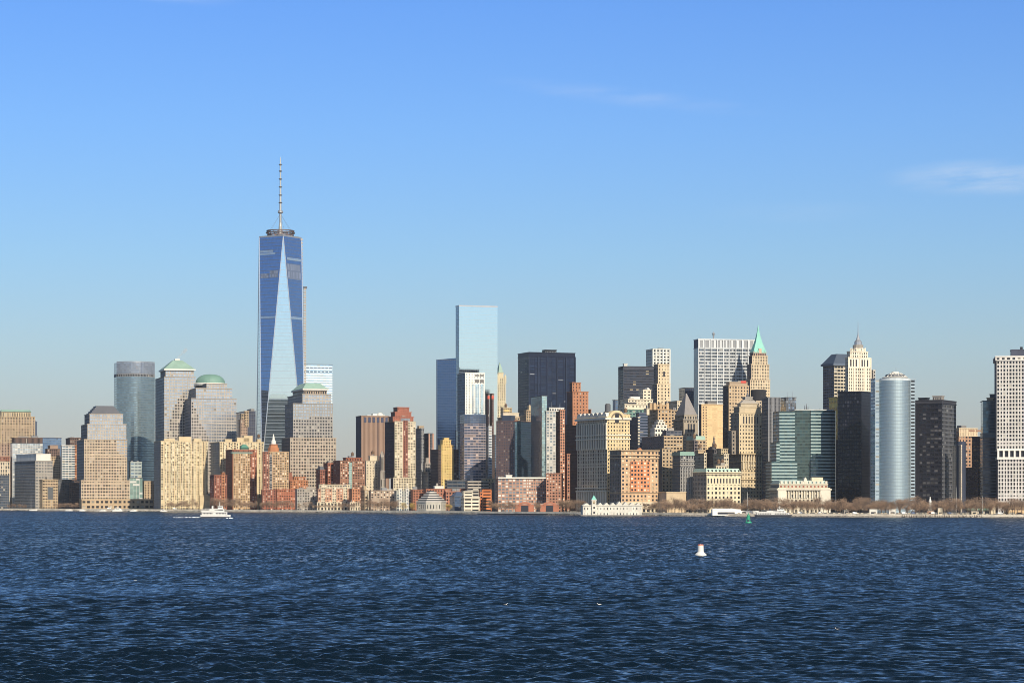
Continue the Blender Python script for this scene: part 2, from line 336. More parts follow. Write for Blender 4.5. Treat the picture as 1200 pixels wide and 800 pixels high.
class B:
    """a building: Empty at its nearest ground corner, parts in local metres (u along front, v backwards)"""
    def __init__(s, name, label, x, d, th=18, cat='building', zg=3.0, group=None):
        s.th = R(th); s.c, s.s = math.cos(s.th), math.sin(s.th); s.d = d; s.zg = zg
        s.X = px(x, d); s.o = empty(name, (s.X, d, zg), s.th); tag(s.o, label, cat, group)
        s.panes = []; s.T = None; s.mpp = d / F
    def uof(s, x, v=0.0):
        t = (x - 600) / F
        return (t * (s.d + v*s.c) - s.X + v*s.s) / (s.c - t*s.s)
    def zof(s, y, u=0.0, v=0.0): return CH + (HZ - y) / F * (s.d + u*s.s + v*s.c) - s.zg
    def solve(s, x0, xs, x1, v0, D):
        t0, t1 = (x0 - 600) / F, (x1 - 600) / F
        if xs is None:                                   # side hidden or depth given: corner found from the silhouette
            t = t0 if s.th >= 0 else t1
            # near corner (u, v0) with the far side corner (u, v0+D) on the outline, unless the near corner sticks out more
            u = s.uof(x0 if s.th >= 0 else x1, v0 + D)
            u2 = s.uof(x0 if s.th >= 0 else x1, v0)
            u = max(u, u2) if s.th >= 0 else min(u, u2)
        else:
            u = s.uof(xs, v0)
            X, y = s.X + u*s.c - v0*s.s, s.d + u*s.s + v0*s.c
            t = t0 if s.th >= 0 else t1
            den = s.s + t*s.c; num = X - t*y
            D2 = num / den if abs(den) > 0.02 else -1
            if 7 < D2 < 110: D = D2
            else:
                D = D or 30; q = x0 if s.th >= 0 else x1; a_, b_ = s.uof(q, v0 + D), s.uof(q, v0); u = max(a_, b_) if s.th >= 0 else min(a_, b_)
        X, y = s.X + u*s.c - v0*s.s, s.d + u*s.s + v0*s.c
        if s.th >= 0: w = (t1*y - X) / (s.c - t1*s.s); return u, u + w, D
        w = (X - t0*y) / (s.c - t0*s.s); return u - w, u, D
    def tier(s, x0, xs, x1, yt, yb=None, st=None, side=None, v0=0.0, D=30, part='wall', roof=ROOFM, lip=0.5, liph=0.9, lipmat=None):
        u0, u1, D = s.solve(x0, xs, x1, v0, D)
        un = u0 if s.th >= 0 else u1
        z1 = s.zof(yt, un, v0); z0 = -1.0 if yb is None else s.zof(yb, un, v0)
        return s.box(u0, u1, v0, v0 + D, z0, z1, st, side, part, roof, lip, liph, lipmat)
    def box(s, u0, u1, v0, v1, z0, z1, st, side=None, part='wall', roof=ROOFM, lip=0.5, liph=0.9, lipmat=None):
        side = side or st  # many side styles are darker front copies, left-face shade put into the colour
        m = MB(); pn = s.panes
        facade(m, (u0, v0), (u1, v0), z0, z1, st, pn)
        facade(m, (u1, v0), (u1, v1), z0, z1, side, pn)
        facade(m, (u1, v1), (u0, v1), z0, z1, plain(st['w']))
        facade(m, (u0, v1), (u0, v0), z0, z1, side, pn)
        if not roof: m.poly([(u0, v0, z1), (u1, v0, z1), (u1, v1, z1), (u0, v1, z1)], st['w'])
        m.build(part, s.o)
        s.T = (u0, u1, v0, v1, z0, z1)
        if roof:
            lm = lipmat or st['w']
            if st['k'] == 'curt' and lipmat is None: lm = DGRAY
            m = MB(); t = min(lip, (u1-u0)/4)
            if lip > 0:
                for a in ((u0-t, u1+t, v0-t, v0+.4), (u0-t, u1+t, v1-.4, v1+t), (u0-t, u0+.4, v0+.4, v1-.4), (u1-.4, u1+t, v0+.4, v1-.4)):
                    m.box(*a, z1, z1 + liph, lm)
                m.build('parapet', s.o); m = MB()
            m.box(u0+.41 if lip else u0, u1-.41 if lip else u1, v0+.41 if lip else v0, v1-.41 if lip else v1, z1-.2, z1+.25, roof); m.build('roof', s.o)
        return s.T
    def plan(s, pts, yt, yb=None, st=None, part='wall', roof=ROOFM, zz=None):
        """extrude a plan (local u, v, counter-clockwise)"""
        z0, z1 = zz if zz else ((-1.0 if yb is None else s.zof(yb)), s.zof(yt))
        m = MB()
        for i in range(len(pts)): facade(m, pts[i], pts[(i+1) % len(pts)], z0, z1, st, s.panes)
        m.poly([(*p, z1) for p in pts], roof); m.build(part, s.o)
        s.T = (min(p[0] for p in pts), max(p[0] for p in pts), min(p[1] for p in pts), max(p[1] for p in pts), z0, z1)
    def part(s, name, fn, mat=None):
        m = MB(); fn(m); return m.build(name, s.o)
    def band(s, y, h=0.8, out=0.6, mat=None, name='cornice', T=None, zz=None):
        u0, u1, v0, v1 = (T or s.T)[:4]; z = s.zof(y) if zz is None else zz
        m = MB(); m.box(u0-out, u1+out, v0-out, v1+out, z, z+h, mat); return m.build(name, s.o)
    def hip(s, T, z0, z1, k, mat, name='roof', kv=None, out=0.0, vcap=True):
        u0, u1, v0, v1 = T[:4]; u0 -= out; u1 += out; v0 -= out; v1 += out
        cu, cv = (u0+u1)/2, (v0+v1)/2; kv = k if kv is None else kv
        a = [(u0, v0), (u1, v0), (u1, v1), (u0, v1)]
        b = [(cu + (p-cu)*k, cv + (q-cv)*kv) for p, q in a]
        m = MB(); m.prism(a, z0, z1, mat, b); return m.build(name, s.o)
    def clutter(s, n=2, T=None, mats=(GRAY, ROOFM, STONE), tank=0, mast=0, hmax=5):
        u0, u1, v0, v1, _, z = T or s.T
        W, D = u1-u0, v1-v0
        for i in range(n):
            w = W*random.uniform(.15, .4); dd = D*random.uniform(.2, .4); h = random.uniform(1.8, hmax)
            a = random.uniform(u0+1, u1-w-1) if W > w+2 else u0+.5; b_ = v0 + random.uniform(1.5, max(1.6, D*.4))
            m = MB(); m.box(a, a+w, b_, b_+dd, z+.2, z+h, random.choice(mats)); m.build('penthouse', s.o)
        for i in range(tank):
            a, b_ = random.uniform(u0+3, u1-3), v0 + random.uniform(2.5, 5)
            m = MB(); m.ring(a, b_, [(2.0, z+3.2), (2.0, z+7), (0.1, z+8.8)], WOOD, 10)
            for q in ((-1.2, -1.2), (1.2, -1.2), (1.2, 1.2), (-1.2, 1.2)): m.tube((a+q[0], b_+q[1], z), (a+q[0], b_+q[1], z+3.2), .15, .15, METAL, 4)
            m.build('water_tank', s.o)
        for i in range(mast):
            a, b_ = random.uniform(u0+2, u1-2), v0 + random.uniform(2, 8); h = random.uniform(5, 10)
            m = MB(); m.tube((a, b_, z), (a, b_, z+h), .22, .12, METAL, 5); m.build('mast', s.o)
    def piers(s, T, n, w, dep, mat, z0=None, z1=None, name='pier', u0=None, u1=None, sidetoo=False):
        a, b_, v0, v1, za, zb = T; a = u0 if u0 is not None else a; b_ = u1 if u1 is not None else b_
        za = z0 if z0 is not None else za; zb = z1 if z1 is not None else zb
        for i in range(n + 1):
            u = a + (b_ - a)*i/n
            m = MB(); m.box(u - w/2, u + w/2, v0 - dep, v0 - 0.002, za, zb, mat); m.build(name, s.o)
    def row(s, name, T, us, z0, z1, w, mat, back, marg=1.5):
        """a row of tall openings on a plain storey of its own"""
        v = T[2]; m = MB(); m.box(T[0]+.05, T[1]-.05, v-.22, v-.02, z0-marg, z1+marg, back); m.build('plain_storey', s.o)
        for u in us:
            m = MB(); m.box(u-w/2, u+w/2, v-.42, v-.23, z0, z1, mat); m.build(name, s.o)
    def done(s, clutter=0, tank=0, mast=0, maxwin=100, minpx=1.25):
        """individual windows where they show as more than a dot, the others in one piece"""
        if clutter or tank or mast: s.clutter(clutter, tank=tank, mast=mast)
        k = 1024 / 1200 / s.mpp; c = []
        rest = MB(); nr = 0
        allp = []
        for qa, cuv, gm, ang in s.panes:
            w = np.hypot(qa[:, 1, 0]-qa[:, 0, 0], qa[:, 1, 1]-qa[:, 0, 1]); h = qa[:, 2, 2]-qa[:, 1, 2]
            fac = math.cos(ang + s.th)                       # how squarely the wall faces the camera
            fac = max(fac, 0.0)
            ar = w*h*k*k*fac
            allp.append((qa, cuv, gm, ang, w, h, ar))
        if allp:
            A = np.concatenate([p[6] for p in allp]); ordr = np.argsort(-A, kind='stable')
            pick = np.zeros(len(A), bool); sel = ordr[:maxwin]; pick[sel[A[sel] >= minpx]] = True
            i0 = 0
            for qa, cuv, gm, ang, w, h, ar in allp:
                n = len(qa); pk = pick[i0:i0+n]; i0 += n
                if (~pk).any(): rest.quads(qa[~pk], cuv[~pk], gm); nr += int((~pk).sum())
                for j in np.nonzero(pk)[0]:
                    o = bpy.data.objects.new('window', pane_mesh(float(w[j]), float(h[j]), gm))
                    COL.objects.link(o); o.parent = s.o; o.location = qa[j].mean(0); o.rotation_euler.z = ang
            if nr: tag(rest.build('windows', s.o), kind='stuff')
        roofs = [c for c in s.o.children if c.name.split('.')[0] == 'roof']
        if roofs:
            for c in list(s.o.children):
                if c.name.split('.')[0] in ('penthouse', 'water_tank', 'mast', 'parapet', 'antenna', 'vent_cap'):
                    c.parent = min(roofs, key=lambda r: abs(max(v[2] for v in r.bound_box) - min(v[2] for v in c.bound_box)) + abs(sum(v[0] for v in r.bound_box)/8 - sum(v[0] for v in c.bound_box)/8)*.05)
        return s.o
# ---------------------------------------------------------------- water
SHORE = [(-700, 4700), (-300, 4250), (-100, 3900), (0, 3733), (100, 3600), (200, 3470), (300, 3330), (400, 3190), (500, 3030), (600, 2885), (700, 2745),
         (800, 2620), (900, 2540), (1000, 2480), (1100, 2430), (1200, 2385), (1300, 2350), (1420, 2420), (1600, 2700)]
def shore(x): return float(np.interp(x, [p[0] for p in SHORE], [p[1] for p in SHORE]))

def make_water():
    # rings around the viewer's pier: spacing grows with distance; angles dense where the harbour is looked at
    r = [25.0]
    while r[-1] < 215: r.append(r[-1] + 6)
    while r[-1] < 3950: r.append(r[-1] + max(0.40, 0.23 * r[-1]**2 / (F*CH) ))
    while r[-1] < 14000: r.append(r[-1] * 1.12)
    r = np.array(r)
    fine = np.linspace(-14.5, 14.5, 1150); coarse = np.linspace(14.5, 345.5, 72)[1:-1]
    a = np.radians(np.concatenate([fine, coarse])); nr, na = len(r), len(a)
    RR, AA = np.meshgrid(r, a, indexing='ij')
    X = RR*np.sin(AA); Y = RR*np.cos(AA); Z = np.zeros_like(X)
    dr = np.gradient(r)[:, None] * np.ones_like(X)
    da = np.where(np.abs(AA) <= R(14.6), RR * R(29/1150), RR * R(4.6))
    X0, Y0 = X.copy(), Y.copy(); DX = np.zeros_like(X); DY = np.zeros_like(X)
    g = np.random.default_rng(12)
    # patchy wind: calmer and rougher areas
    patch = np.zeros_like(X)
    for i in range(9):
        L = g.uniform(60, 420); t = g.uniform(0, 2*math.pi)
        patch += np.sin((X0*math.cos(t)*0.5 + Y0*math.sin(t))*2*math.pi/L + g.uniform(0, 6.28))
    patch = 1 + 0.16*patch/1.5
    lam = np.exp(g.uniform(math.log(0.9), math.log(10), 140))
    for L in lam:
        t = R(-82) + g.normal(0, 0.58)                       # wind from the right and behind
        kx, ky = math.cos(t)*2*math.pi/L, -math.sin(t)*2*math.pi/L
        sp = np.abs(dr*ky)/(2*math.pi)*1.0 + np.abs(da*kx)/(2*math.pi)*1.0     # samples per wave, inverse
        fade = np.clip(1.6 - 3.6*sp, 0, 1)
        A = 0.0082 * L**0.80 * (1.0 if L < 4.5 else (4.5/L)**1.2)
        ph = kx*X0 + ky*Y0 + g.uniform(0, 6.28)
        s_, c_ = np.sin(ph), np.cos(ph)
        Z += A*fade*c_; q = 0.55*A*fade
        DX -= q*s_*kx*L/(2*math.pi); DY -= q*s_*ky*L/(2*math.pi)
    small = np.clip((dr - .45)/2.2, 0, 1)                        # how much of the chop the mesh no longer carries
    Z *= patch; X = X0 + DX*patch; Y = Y0 + DY*patch
    print('water', X.shape, 'rms', Z[:200].std())
    co = np.stack([X, Y, Z], -1).reshape(-1, 3)
    idx = np.arange(nr*na).reshape(nr, na); nx = np.roll(idx, -1, axis=1)
    f = np.stack([idx[:-1], idx[1:], nx[1:], nx[:-1]], -1).reshape(-1, 4)
    c0 = len(co); co = np.concatenate([co, [[0, 0, 0]]])
    tri = np.stack([idx[0], nx[0], np.full(na, c0)], -1)
    me = bpy.data.meshes.new('water')
    me.vertices.add(len(co)); me.vertices.foreach_set('co', co.ravel())
    lv = np.concatenate([f.ravel(), tri.ravel()]).astype(np.int32)
    me.loops.add(len(lv)); me.loops.foreach_set('vertex_index', lv)
    tot = np.concatenate([np.full(len(f), 4), np.full(len(tri), 3)])
    me.polygons.add(len(tot)); me.polygons.foreach_set('loop_start', np.concatenate([[0], np.cumsum(tot)[:-1]]).astype(np.int32))
    me.polygons.foreach_set('use_smooth', np.ones(len(tot), bool)); me.update(calc_edges=True)
    at = me.attributes.new('chop', 'FLOAT', 'POINT'); at.data.foreach_set('value', np.concatenate([small.ravel(), [0.0]]).astype(np.float32))
    o = bpy.data.objects.new('water', me); COL.objects.link(o); tag(o, kind='structure')
    m, nt, b = newmat('harbour_water')
    b.inputs['Base Color'].default_value = (0.003, 0.009, 0.017, 1); b.inputs['Roughness'].default_value = 0.10; b.inputs['IOR'].default_value = 1.33
    tc = nt.nodes.new('ShaderNodeTexCoord')
    def noise(sx, sy, det, rough=0.6):
        mp = nt.nodes.new('ShaderNodeMapping'); mp.inputs['Scale'].default_value = (sx, sy, 1); mp.inputs['Rotation'].default_value = (0, 0, R(3)); nt.links.new(tc.outputs['Object'], mp.inputs[0])
        n = nt.nodes.new('ShaderNodeTexNoise'); n.inputs['Scale'].default_value = 1; n.inputs['Detail'].default_value = det; n.inputs['Roughness'].default_value = rough
        nt.links.new(mp.outputs[0], n.inputs['Vector']); return n.outputs['Fac']
    big = noise(0.004, 0.012, 3)
    def vnoise(sx, sy, det, amp, rough=.6):
        mp = nt.nodes.new('ShaderNodeMapping'); mp.inputs['Scale'].default_value = (sx, sy, 1); mp.inputs['Rotation'].default_value = (0, 0, R(g.uniform(-12, 12))); nt.links.new(tc.outputs['Object'], mp.inputs[0])
        n = nt.nodes.new('ShaderNodeTexNoise'); n.inputs['Scale'].default_value = 1; n.inputs['Detail'].default_value = det; n.inputs['Roughness'].default_value = rough
        nt.links.new(mp.outputs[0], n.inputs['Vector'])
        c = nt.nodes.new('ShaderNodeVectorMath'); c.operation = 'SUBTRACT'; nt.links.new(n.outputs['Color'], c.inputs[0]); c.inputs[1].default_value = (.5, .5, .5)
        d = nt.nodes.new('ShaderNodeVectorMath'); d.operation = 'MULTIPLY'; nt.links.new(c.outputs[0], d.inputs[0]); d.inputs[1].default_value = (amp*.7, amp, 0)
        return d.outputs[0]
    def vadd(a, b_):
        d = nt.nodes.new('ShaderNodeVectorMath'); d.operation = 'ADD'; nt.links.new(a, d.inputs[0]); nt.links.new(b_, d.inputs[1]); return d.outputs[0]
    # slopes of wavelets too small for the mesh: ripples, chop, and groups of waves
    atn = nt.nodes.new('ShaderNodeAttribute'); atn.attribute_name = 'chop'
    grp = nt.nodes.new('ShaderNodeVectorMath'); grp.operation = 'SCALE'; nt.links.new(vnoise(.45, .07, 5, 1.15, .75), grp.inputs[0]); nt.links.new(mnode(nt, 'MULTIPLY_ADD', atn.outputs['Fac'], .75, .25), grp.inputs['Scale'])
    sl = vadd(vadd(vnoise(1.8, 3.4, 3, .55, .7), vnoise(.55, 1.1, 4, .75, .7)), grp.outputs[0])
    sc = nt.nodes.new('ShaderNodeVectorMath'); sc.operation = 'SCALE'; nt.links.new(sl, sc.inputs[0]); nt.links.new(mnode(nt, 'MULTIPLY', mnode(nt, 'MULTIPLY_ADD', big, 1.7, .15), mnode(nt, 'MULTIPLY_ADD', atn.outputs['Fac'], .42, .58)), sc.inputs['Scale'])
    # wavelets ride steeper on the side that faces the wind (towards Liberty Island)
    bi = nt.nodes.new('ShaderNodeVectorMath'); bi.operation = 'ADD'; nt.links.new(sc.outputs[0], bi.inputs[0]); cbi = nt.nodes.new('ShaderNodeCombineXYZ'); nt.links.new(mnode(nt, 'MULTIPLY_ADD', atn.outputs['Fac'], -.13, -.085), cbi.inputs[1]); nt.links.new(cbi.outputs[0], bi.inputs[1])
    ge = nt.nodes.new('ShaderNodeNewGeometry'); nz = nt.nodes.new('ShaderNodeVectorMath'); nz.operation = 'NORMALIZE'
    nt.links.new(vadd(ge.outputs['Normal'], bi.outputs[0]), nz.inputs[0]); nt.links.new(nz.outputs[0], b.inputs['Normal'])
    b.inputs['Roughness'].default_value = 0.12
    me.materials.append(m)
make_water()

# ---------------------------------------------------------------- air
m = MB(); m.box(-9500, 9500, -300, 17000, -4, 640, None); hz = tag(m.build('haze'), kind='stuff'); hz.data.materials.clear()
hm = bpy.data.materials.new('haze'); hm.use_nodes = True; hn = hm.node_tree; hn.nodes.clear()
ho = hn.nodes.new('ShaderNodeOutputMaterial'); hv = hn.nodes.new('ShaderNodeVolumePrincipled'); hv.inputs['Color'].default_value = (.86, .92, 1, 1); hv.inputs['Density'].default_value = 1.9e-5; hv.inputs['Anisotropy'].default_value = .2
hn.links.new(hv.outputs[0], ho.inputs['Volume']); hz.data.materials.append(hm)

# ---------------------------------------------------------------- land
LM = wall((0.20, 0.19, 0.16), name='paving')
pts = [(px(x, d), d) for x, d in SHORE]
far = [(6500, 5200), (9000, 16000), (-9000, 16000), (-7000, 9000)]
m = MB(); ring = pts + far
m.poly([(*p, 3.0) for p in ring[::-1]][::-1], LM)
land = tag(m.build('ground'), kind='structure')
SW = wall((0.20, 0.16, 0.13), 0.35, name='quay_stone'); SWC = wall((0.74, 0.66, 0.53), .6, name='quay_coping')
m = MB()
for a, b_ in zip(pts, pts[1:]):
    m.poly([(*a, -2), (*b_, -2), (*b_, 1.1), (*a, 1.1)], SW)
sw = tag(m.build('quay_wall'), 'dark stone quay wall that holds the shore along the water', 'wall')
m = MB()
for a, b_ in zip(pts, pts[1:]):
    d = Vector((b_[0]-a[0], b_[1]-a[1], 0)).normalized(); n = Vector((d.y, -d.x, 0))
    for o0, o1, z0, z1 in ((1.5, -6.0, 1.1, 3.15),):
        p = [Vector((*a, 0)) + n*o0, Vector((*b_, 0)) + n*o0, Vector((*b_, 0)) + n*o1, Vector((*a, 0)) + n*o1]
        m.poly([(p[0].x, p[0].y, z0), (p[1].x, p[1].y, z0), (p[1].x, p[1].y, z1), (p[0].x, p[0].y, z1)], SWC)
        m.poly([(p[0].x, p[0].y, z1), (p[1].x, p[1].y, z1), (p[2].x, p[2].y, z1), (p[3].x, p[3].y, z1)], SWC)
        m.poly([(p[3].x, p[3].y, z0), (p[2].x, p[2].y, z0), (p[1].x, p[1].y, z0), (p[0].x, p[0].y, z0)], SWC)
tag(m.build('promenade'), kind='structure')
# loose rocks at the foot of the wall
m = MB(); g = random.Random(3)
for x in np.arange(-20, 1220, 0.7):
    if 560 < x < 640 or g.random() < 0.25: continue
    d = shore(x) - g.uniform(1.8, 4.5); c = (px(x, d), d); r = g.uniform(.7, 1.5)
    v = [(c[0] + r*g.uniform(.6, 1)*math.cos(t), c[1] + r*g.uniform(.6, 1)*math.sin(t)) for t in (0, 1.2, 2.5, 3.8, 5.1)]
    m.prism(v, -0.5, g.uniform(.3, 1.3), wall((.36, .32, .27), .4), [(c[0] + (p-c[0])*.6, c[1] + (q-c[1])*.6) for p, q in v])
tag(m.build('shore_rocks'), kind='stuff')
# ---------------------------------------------------------------- the skyline, left to right
# --- far left
b = B('office_building', 'tan stone tower with a green copper rim at the far left edge', -4, 4150, 16)
T = b.tier(-14, None, 42, 520, None, punch(PINK, bay=4, floor=4.2, wx=.45), D=40, part='base')
T = b.tier(-10, None, 41, 488, 521, punch(TAN, bay=4, floor=4.2, wx=.42, wy=.55), v0=3, D=34, part='tower')
T = b.tier(0, None, 36, 482.5, 489, punch(CREAM, bay=3, floor=9, wx=.4, wy=.7), v0=6, D=26, part='attic')
b.hip(T, T[5]+.5, T[5]+4, .9, COPPER, 'copper_roof', out=1.2); b.done(mast=1)
b = B('office_building', 'slim dark slate box showing behind the shoulder of the tan copper-rimmed tower', 36, 4260, 16)
b.tier(34, None, 43.5, 494, None, curt(curtain((.10, .13, .2), sf=.3, metal=.3))); b.done(1)
b = B('apartment_building', 'low cream block with a red top storey and tall arched bays at the left edge', -6, 3990, 14)
T = b.tier(-12, None, 11.5, 541, None, punch(CREAMW, bay=4, floor=6, wx=.45, wy=.7)); T = b.tier(-12, None, 11.2, 535.5, 541, punch(BRICK, bay=3, floor=3.5), part='red_storey', v0=.5); b.done()
b = B('apartment_building', 'low blue-grey glazed block at the water in the lower left corner of the city', -8, 3830, 14)
T = b.tier(-14, None, 11, 557, None, punch(DGRAY, GB, bay=2.6, floor=3.4, wx=.75, wy=.6)); b.done(2)
b = B('office_building', 'pale glass office slab with a dark louvred crown behind the white-roofed block', 18, 3990, 18)
LB = curtain((.50, .58, .64), (.5, .5, .48), .12, .0, (.45, .42, .38), .35, .5, pb=.2)
T = b.tier(12, 14.5, 50, 519.5, None, curt(LB, 4, 4.2)); T = b.tier(14, None, 50, 513, 519.5, punch(BROWN, GDK, bay=2, floor=9, wx=.5, wy=.9), v0=.5, part='louvre_crown'); b.done(2)
b = B('office_building', 'white-capped office block with a shaded grey ribbed flank beside the water', 41.5, 3800, 30)
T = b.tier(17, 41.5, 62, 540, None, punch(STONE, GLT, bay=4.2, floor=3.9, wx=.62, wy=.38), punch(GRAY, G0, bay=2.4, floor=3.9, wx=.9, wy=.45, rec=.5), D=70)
b.box(T[0]+2, T[1]-3, T[2]+2, T[3]-3, T[5], T[5]+11, plain(WHITE), part='white_cap')
T = b.tier(45, None, 68, 562, None, punch(TAN, G0, bay=3.8, floor=3.9, wx=.5, wy=.42), v0=-14, D=20, part='front_wing')
u, v = (T[0]+T[1])/2, T[2]
b.part('atrium_glass', lambda m: m.box(u-4.5, u+4.5, v-.5, v-.01, 14, 34, curtain((.5, .6, .66), sf=.2, spand=(.6, .6, .6)))); b.done(2)
b = B('office_building', 'blue glass low tower with a pale cream penthouse on its right corner', 50, 4200, 16)
T = b.tier(46, None, 72, 513, None, curt(curtain((.20, .33, .55), metal=.5, sf=.25, spand=(.2, .3, .42)), 3, 4)); b.box(T[1]-11, T[1]-1, T[2]+.5, T[2]+12, T[5]-9, T[5]+.5, plain(CREAMW), part='penthouse'); b.done()
b = B('apartment_building', 'brown brick stepped block squeezed between the white-capped block and the grid tower', 52, 4010, 18)
T = b.tier(50, None, 76, 535, None, punch(TAN, bay=3, floor=3.3)); T = b.tier(53, None, 70, 526, 535, punch(BROWN, bay=3), part='upper_block'); T = b.tier(56, None, 68, 522, 526, plain(PINK), part='top_block', v0=3); b.done()
b = B('apartment_building', 'red-brown slab standing behind the white grid apartment tower', 78, 4150, 16)
T = b.tier(77, 82, 97, 513, None, punch(BROWN, bay=3)); b.done(1)
b = B('apartment_building', 'narrow apartment tower with a white grid of balconies and one brick edge', 72, 3960, 14)
T = b.tier(71, 72.5, 92, 522, 562, punch(WHITE, GSK, bay=4.2, floor=3.3, wx=.82, wy=.62, rec=.8)); b.box(T[1]-6, T[1]+.5, T[2]-.6, T[2]+5, T[4], T[5]+.2, punch(ORANGE), part='brick_edge')
T = b.tier(70, None, 93, 562, None, punch(BROWN, bay=3), v0=-3, part='base'); b.done(1)
b = B('apartment_building', 'dark shaded brown midrise between the white-capped block and the stepped granite tower', 67, 3850, 14)
T = b.tier(66, None, 84, 562, None, punch(DGRAY, GDK, bay=3)); T = b.tier(80, None, 94, 566, None, punch(BROWN, GDK, bay=3), v0=-3, part='front_wall'); b.done(2)  # shade between the blocks is put into these dark wall colours

# --- granite towers of the riverside office centre
def wfc(name, label, x, d, th=17, **k): return B(name, label, x, d, th, 'skyscraper', **k)
b = wfc('office_tower', 'granite tower with a cut-off stepped slate pyramid on top, by the marina on the left', 99, 3690)
gl = punch(wall((.42, .37, .31)), GLT, bay=3.4, floor=3.9, wx=.72, wy=.62, rec=.2); gp = punch(wall((.48, .38, .27)), G0, bay=3.4, floor=3.9, wx=.5, wy=.5, rec=.4)
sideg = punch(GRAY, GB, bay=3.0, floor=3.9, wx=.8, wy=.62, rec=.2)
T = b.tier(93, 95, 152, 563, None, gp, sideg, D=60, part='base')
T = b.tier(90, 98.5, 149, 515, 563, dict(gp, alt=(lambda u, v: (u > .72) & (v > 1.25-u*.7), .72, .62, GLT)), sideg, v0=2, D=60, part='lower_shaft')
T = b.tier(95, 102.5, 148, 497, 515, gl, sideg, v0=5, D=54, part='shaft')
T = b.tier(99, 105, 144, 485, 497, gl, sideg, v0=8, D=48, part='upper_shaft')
u0, u1, v0, v1, _, z = T; cu, cv = (u0+u1)/2, (v0+v1)/2; z1 = b.zof(474.5)
def steps(m):
    for i in range(5):
        k = .90 - i*.09; m.box(cu-(u1-u0)/2*k, cu+(u1-u0)/2*k, cv-(v1-v0)/2*k, cv+(v1-v0)/2*k, z + (z1-z)*i/5, z + (z1-z)*(i+1)/5, SLATE)
b.part('stepped_roof', steps)
b.tier(93, None, 180, 585, None, punch(TAN, G0, bay=7, floor=8, wx=.6, wy=.45, rec=.6), v0=-12, D=30, part='podium'); b.done()

b = B('office_tower', 'tall curved green-blue glass tower with a dark ribbed crown', 150, 3900, 18, 'skyscraper')
GT = curtain((.35, .45, .47), (.25, .28, .29), .0, .0, (.19, .23, .25), .30, .8, .24, .02, .15)
GT2 = curtain((.20, .33, .42), (.2, .22, .25), .0, .0, (.10, .13, .18), .30, .8, .1, .03, .2)
ua, ub = b.uof(135.5, 30), b.uof(182.5, 8)
arc = [(ua + (ub-ua)*t, 30 - 30*math.sin(math.pi*min(1, .10 + .78*t))**.9 ) for t in np.linspace(0, 1, 25)]
pl_ = arc + [(ub, 48), (ua, 48)]
b.plan(pl_, 441, None, curt(GT, 3, 4.1), part='glass_shaft'); b.plan(pl_, 437.5, 441, punch(GRAY, GDK, bay=3, floor=4, wx=.6, wy=.6, rec=.8), part='louvre_storey')
b.plan(pl_, 424, 437.5, curt(curtain((.38, .43, .50), (.15, .15, .18), .0, .0, (.20, .21, .25), .45, .6), 3, 3.4), part='crown')
m = MB(); zz = b.zof(424)
for p, q in zip(arc, arc[1:]): m.poly([(*p, zz), (*q, zz), (*q, zz+1.6), (*p, zz+1.6)], METAL)
m.build('parapet', b.o); b.done()
b = B('office_building', 'small green and white glazed block below the curved glass tower', 152, 3760, 14)
T = b.tier(151, 152, 167, 560, None, curt(curtain((.30, .45, .42), (.55, .58, .55), .1, .0, (.2, .3, .3), .3, .4, pb=.25), 5, 4.5)); T = b.tier(151, None, 166, 541.5, 560, punch(PALEG, GSK, bay=5, floor=5, wx=.8, wy=.55), v0=2, part='upper_block'); b.done(2)
b = B('apartment_building', 'small tan block between the green glazed block and the cream slab tower', 168, 3760, 14)
T = b.tier(167, None, 182, 564, None, punch(TAN, bay=3.2)); b.done()

b = wfc('office_tower', 'granite and glass tower under a green pyramid roof, left of the domed tower', 190, 3700)
gA = punch(wall((.40, .36, .31)), GLT, bay=3.3, floor=3.9, wx=.70, wy=.62, rec=.2, alt=(lambda u, v: v < .86 - 1.1*(u-.62)**2, .58, .55, G0))  # darker panes below a curve draw a reflection's edge into the facade
T = b.tier(182, 192.5, 229, 441.5, None, gA, punch(GRAY, GSK, bay=2.8, floor=3.9, wx=.85, wy=.6, rec=.15), D=60, part='shaft')
T2 = b.tier(188, 194, 227, 434, 441.5, gl, sideg, v0=3, D=50, part='upper_shaft')
m = MB(); u0, u1, v0, v1, _, z = T2
b.band(433.5, 2.2, 2.5, WHITE, 'eave'); b.hip(T2, T2[5]+2.6, b.zof(421), .30, COPPERL, 'pyramid_roof', out=2.0)
cu, cv = (u0+u1)/2, (v0+v1)/2; b.part('vent_cap', lambda m: m.box(cu-4, cu+4, cv-4, cv+4, b.zof(420.5), b.zof(419), WHITE)); b.done()
STM = (cu*b.c - cv*b.s + b.X, b.d + cu*b.s + cv*b.c, b.zof(419) + b.zg)

b = wfc('office_tower', 'granite tower crowned by a green copper dome', 236, 3660)
gA = punch(wall((.40, .36, .32)), GLT, bay=3.3, floor=3.9, wx=.70, wy=.62, rec=.2, alt=(lambda u, v: v < 1.0 - .95*u, .56, .55, G0))  # diagonal change of panes stands in for a reflection and shadow boundary
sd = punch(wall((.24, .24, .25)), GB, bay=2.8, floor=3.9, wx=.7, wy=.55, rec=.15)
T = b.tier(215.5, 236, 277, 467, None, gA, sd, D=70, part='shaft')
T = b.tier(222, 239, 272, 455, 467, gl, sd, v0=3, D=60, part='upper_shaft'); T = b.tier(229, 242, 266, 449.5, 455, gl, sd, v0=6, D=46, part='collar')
u0, u1, v0, v1, _, z = T; cu = b.uof(246.5, (v0+v1)/2); cv = (v0+v1)/2; rr = 17.5*b.mpp
b.part('drum', lambda m: m.ring(cu, cv, [(rr+1.5, z-.5), (rr+2.2, z+2.0), (rr, z+3.2)], WHITE, 32))
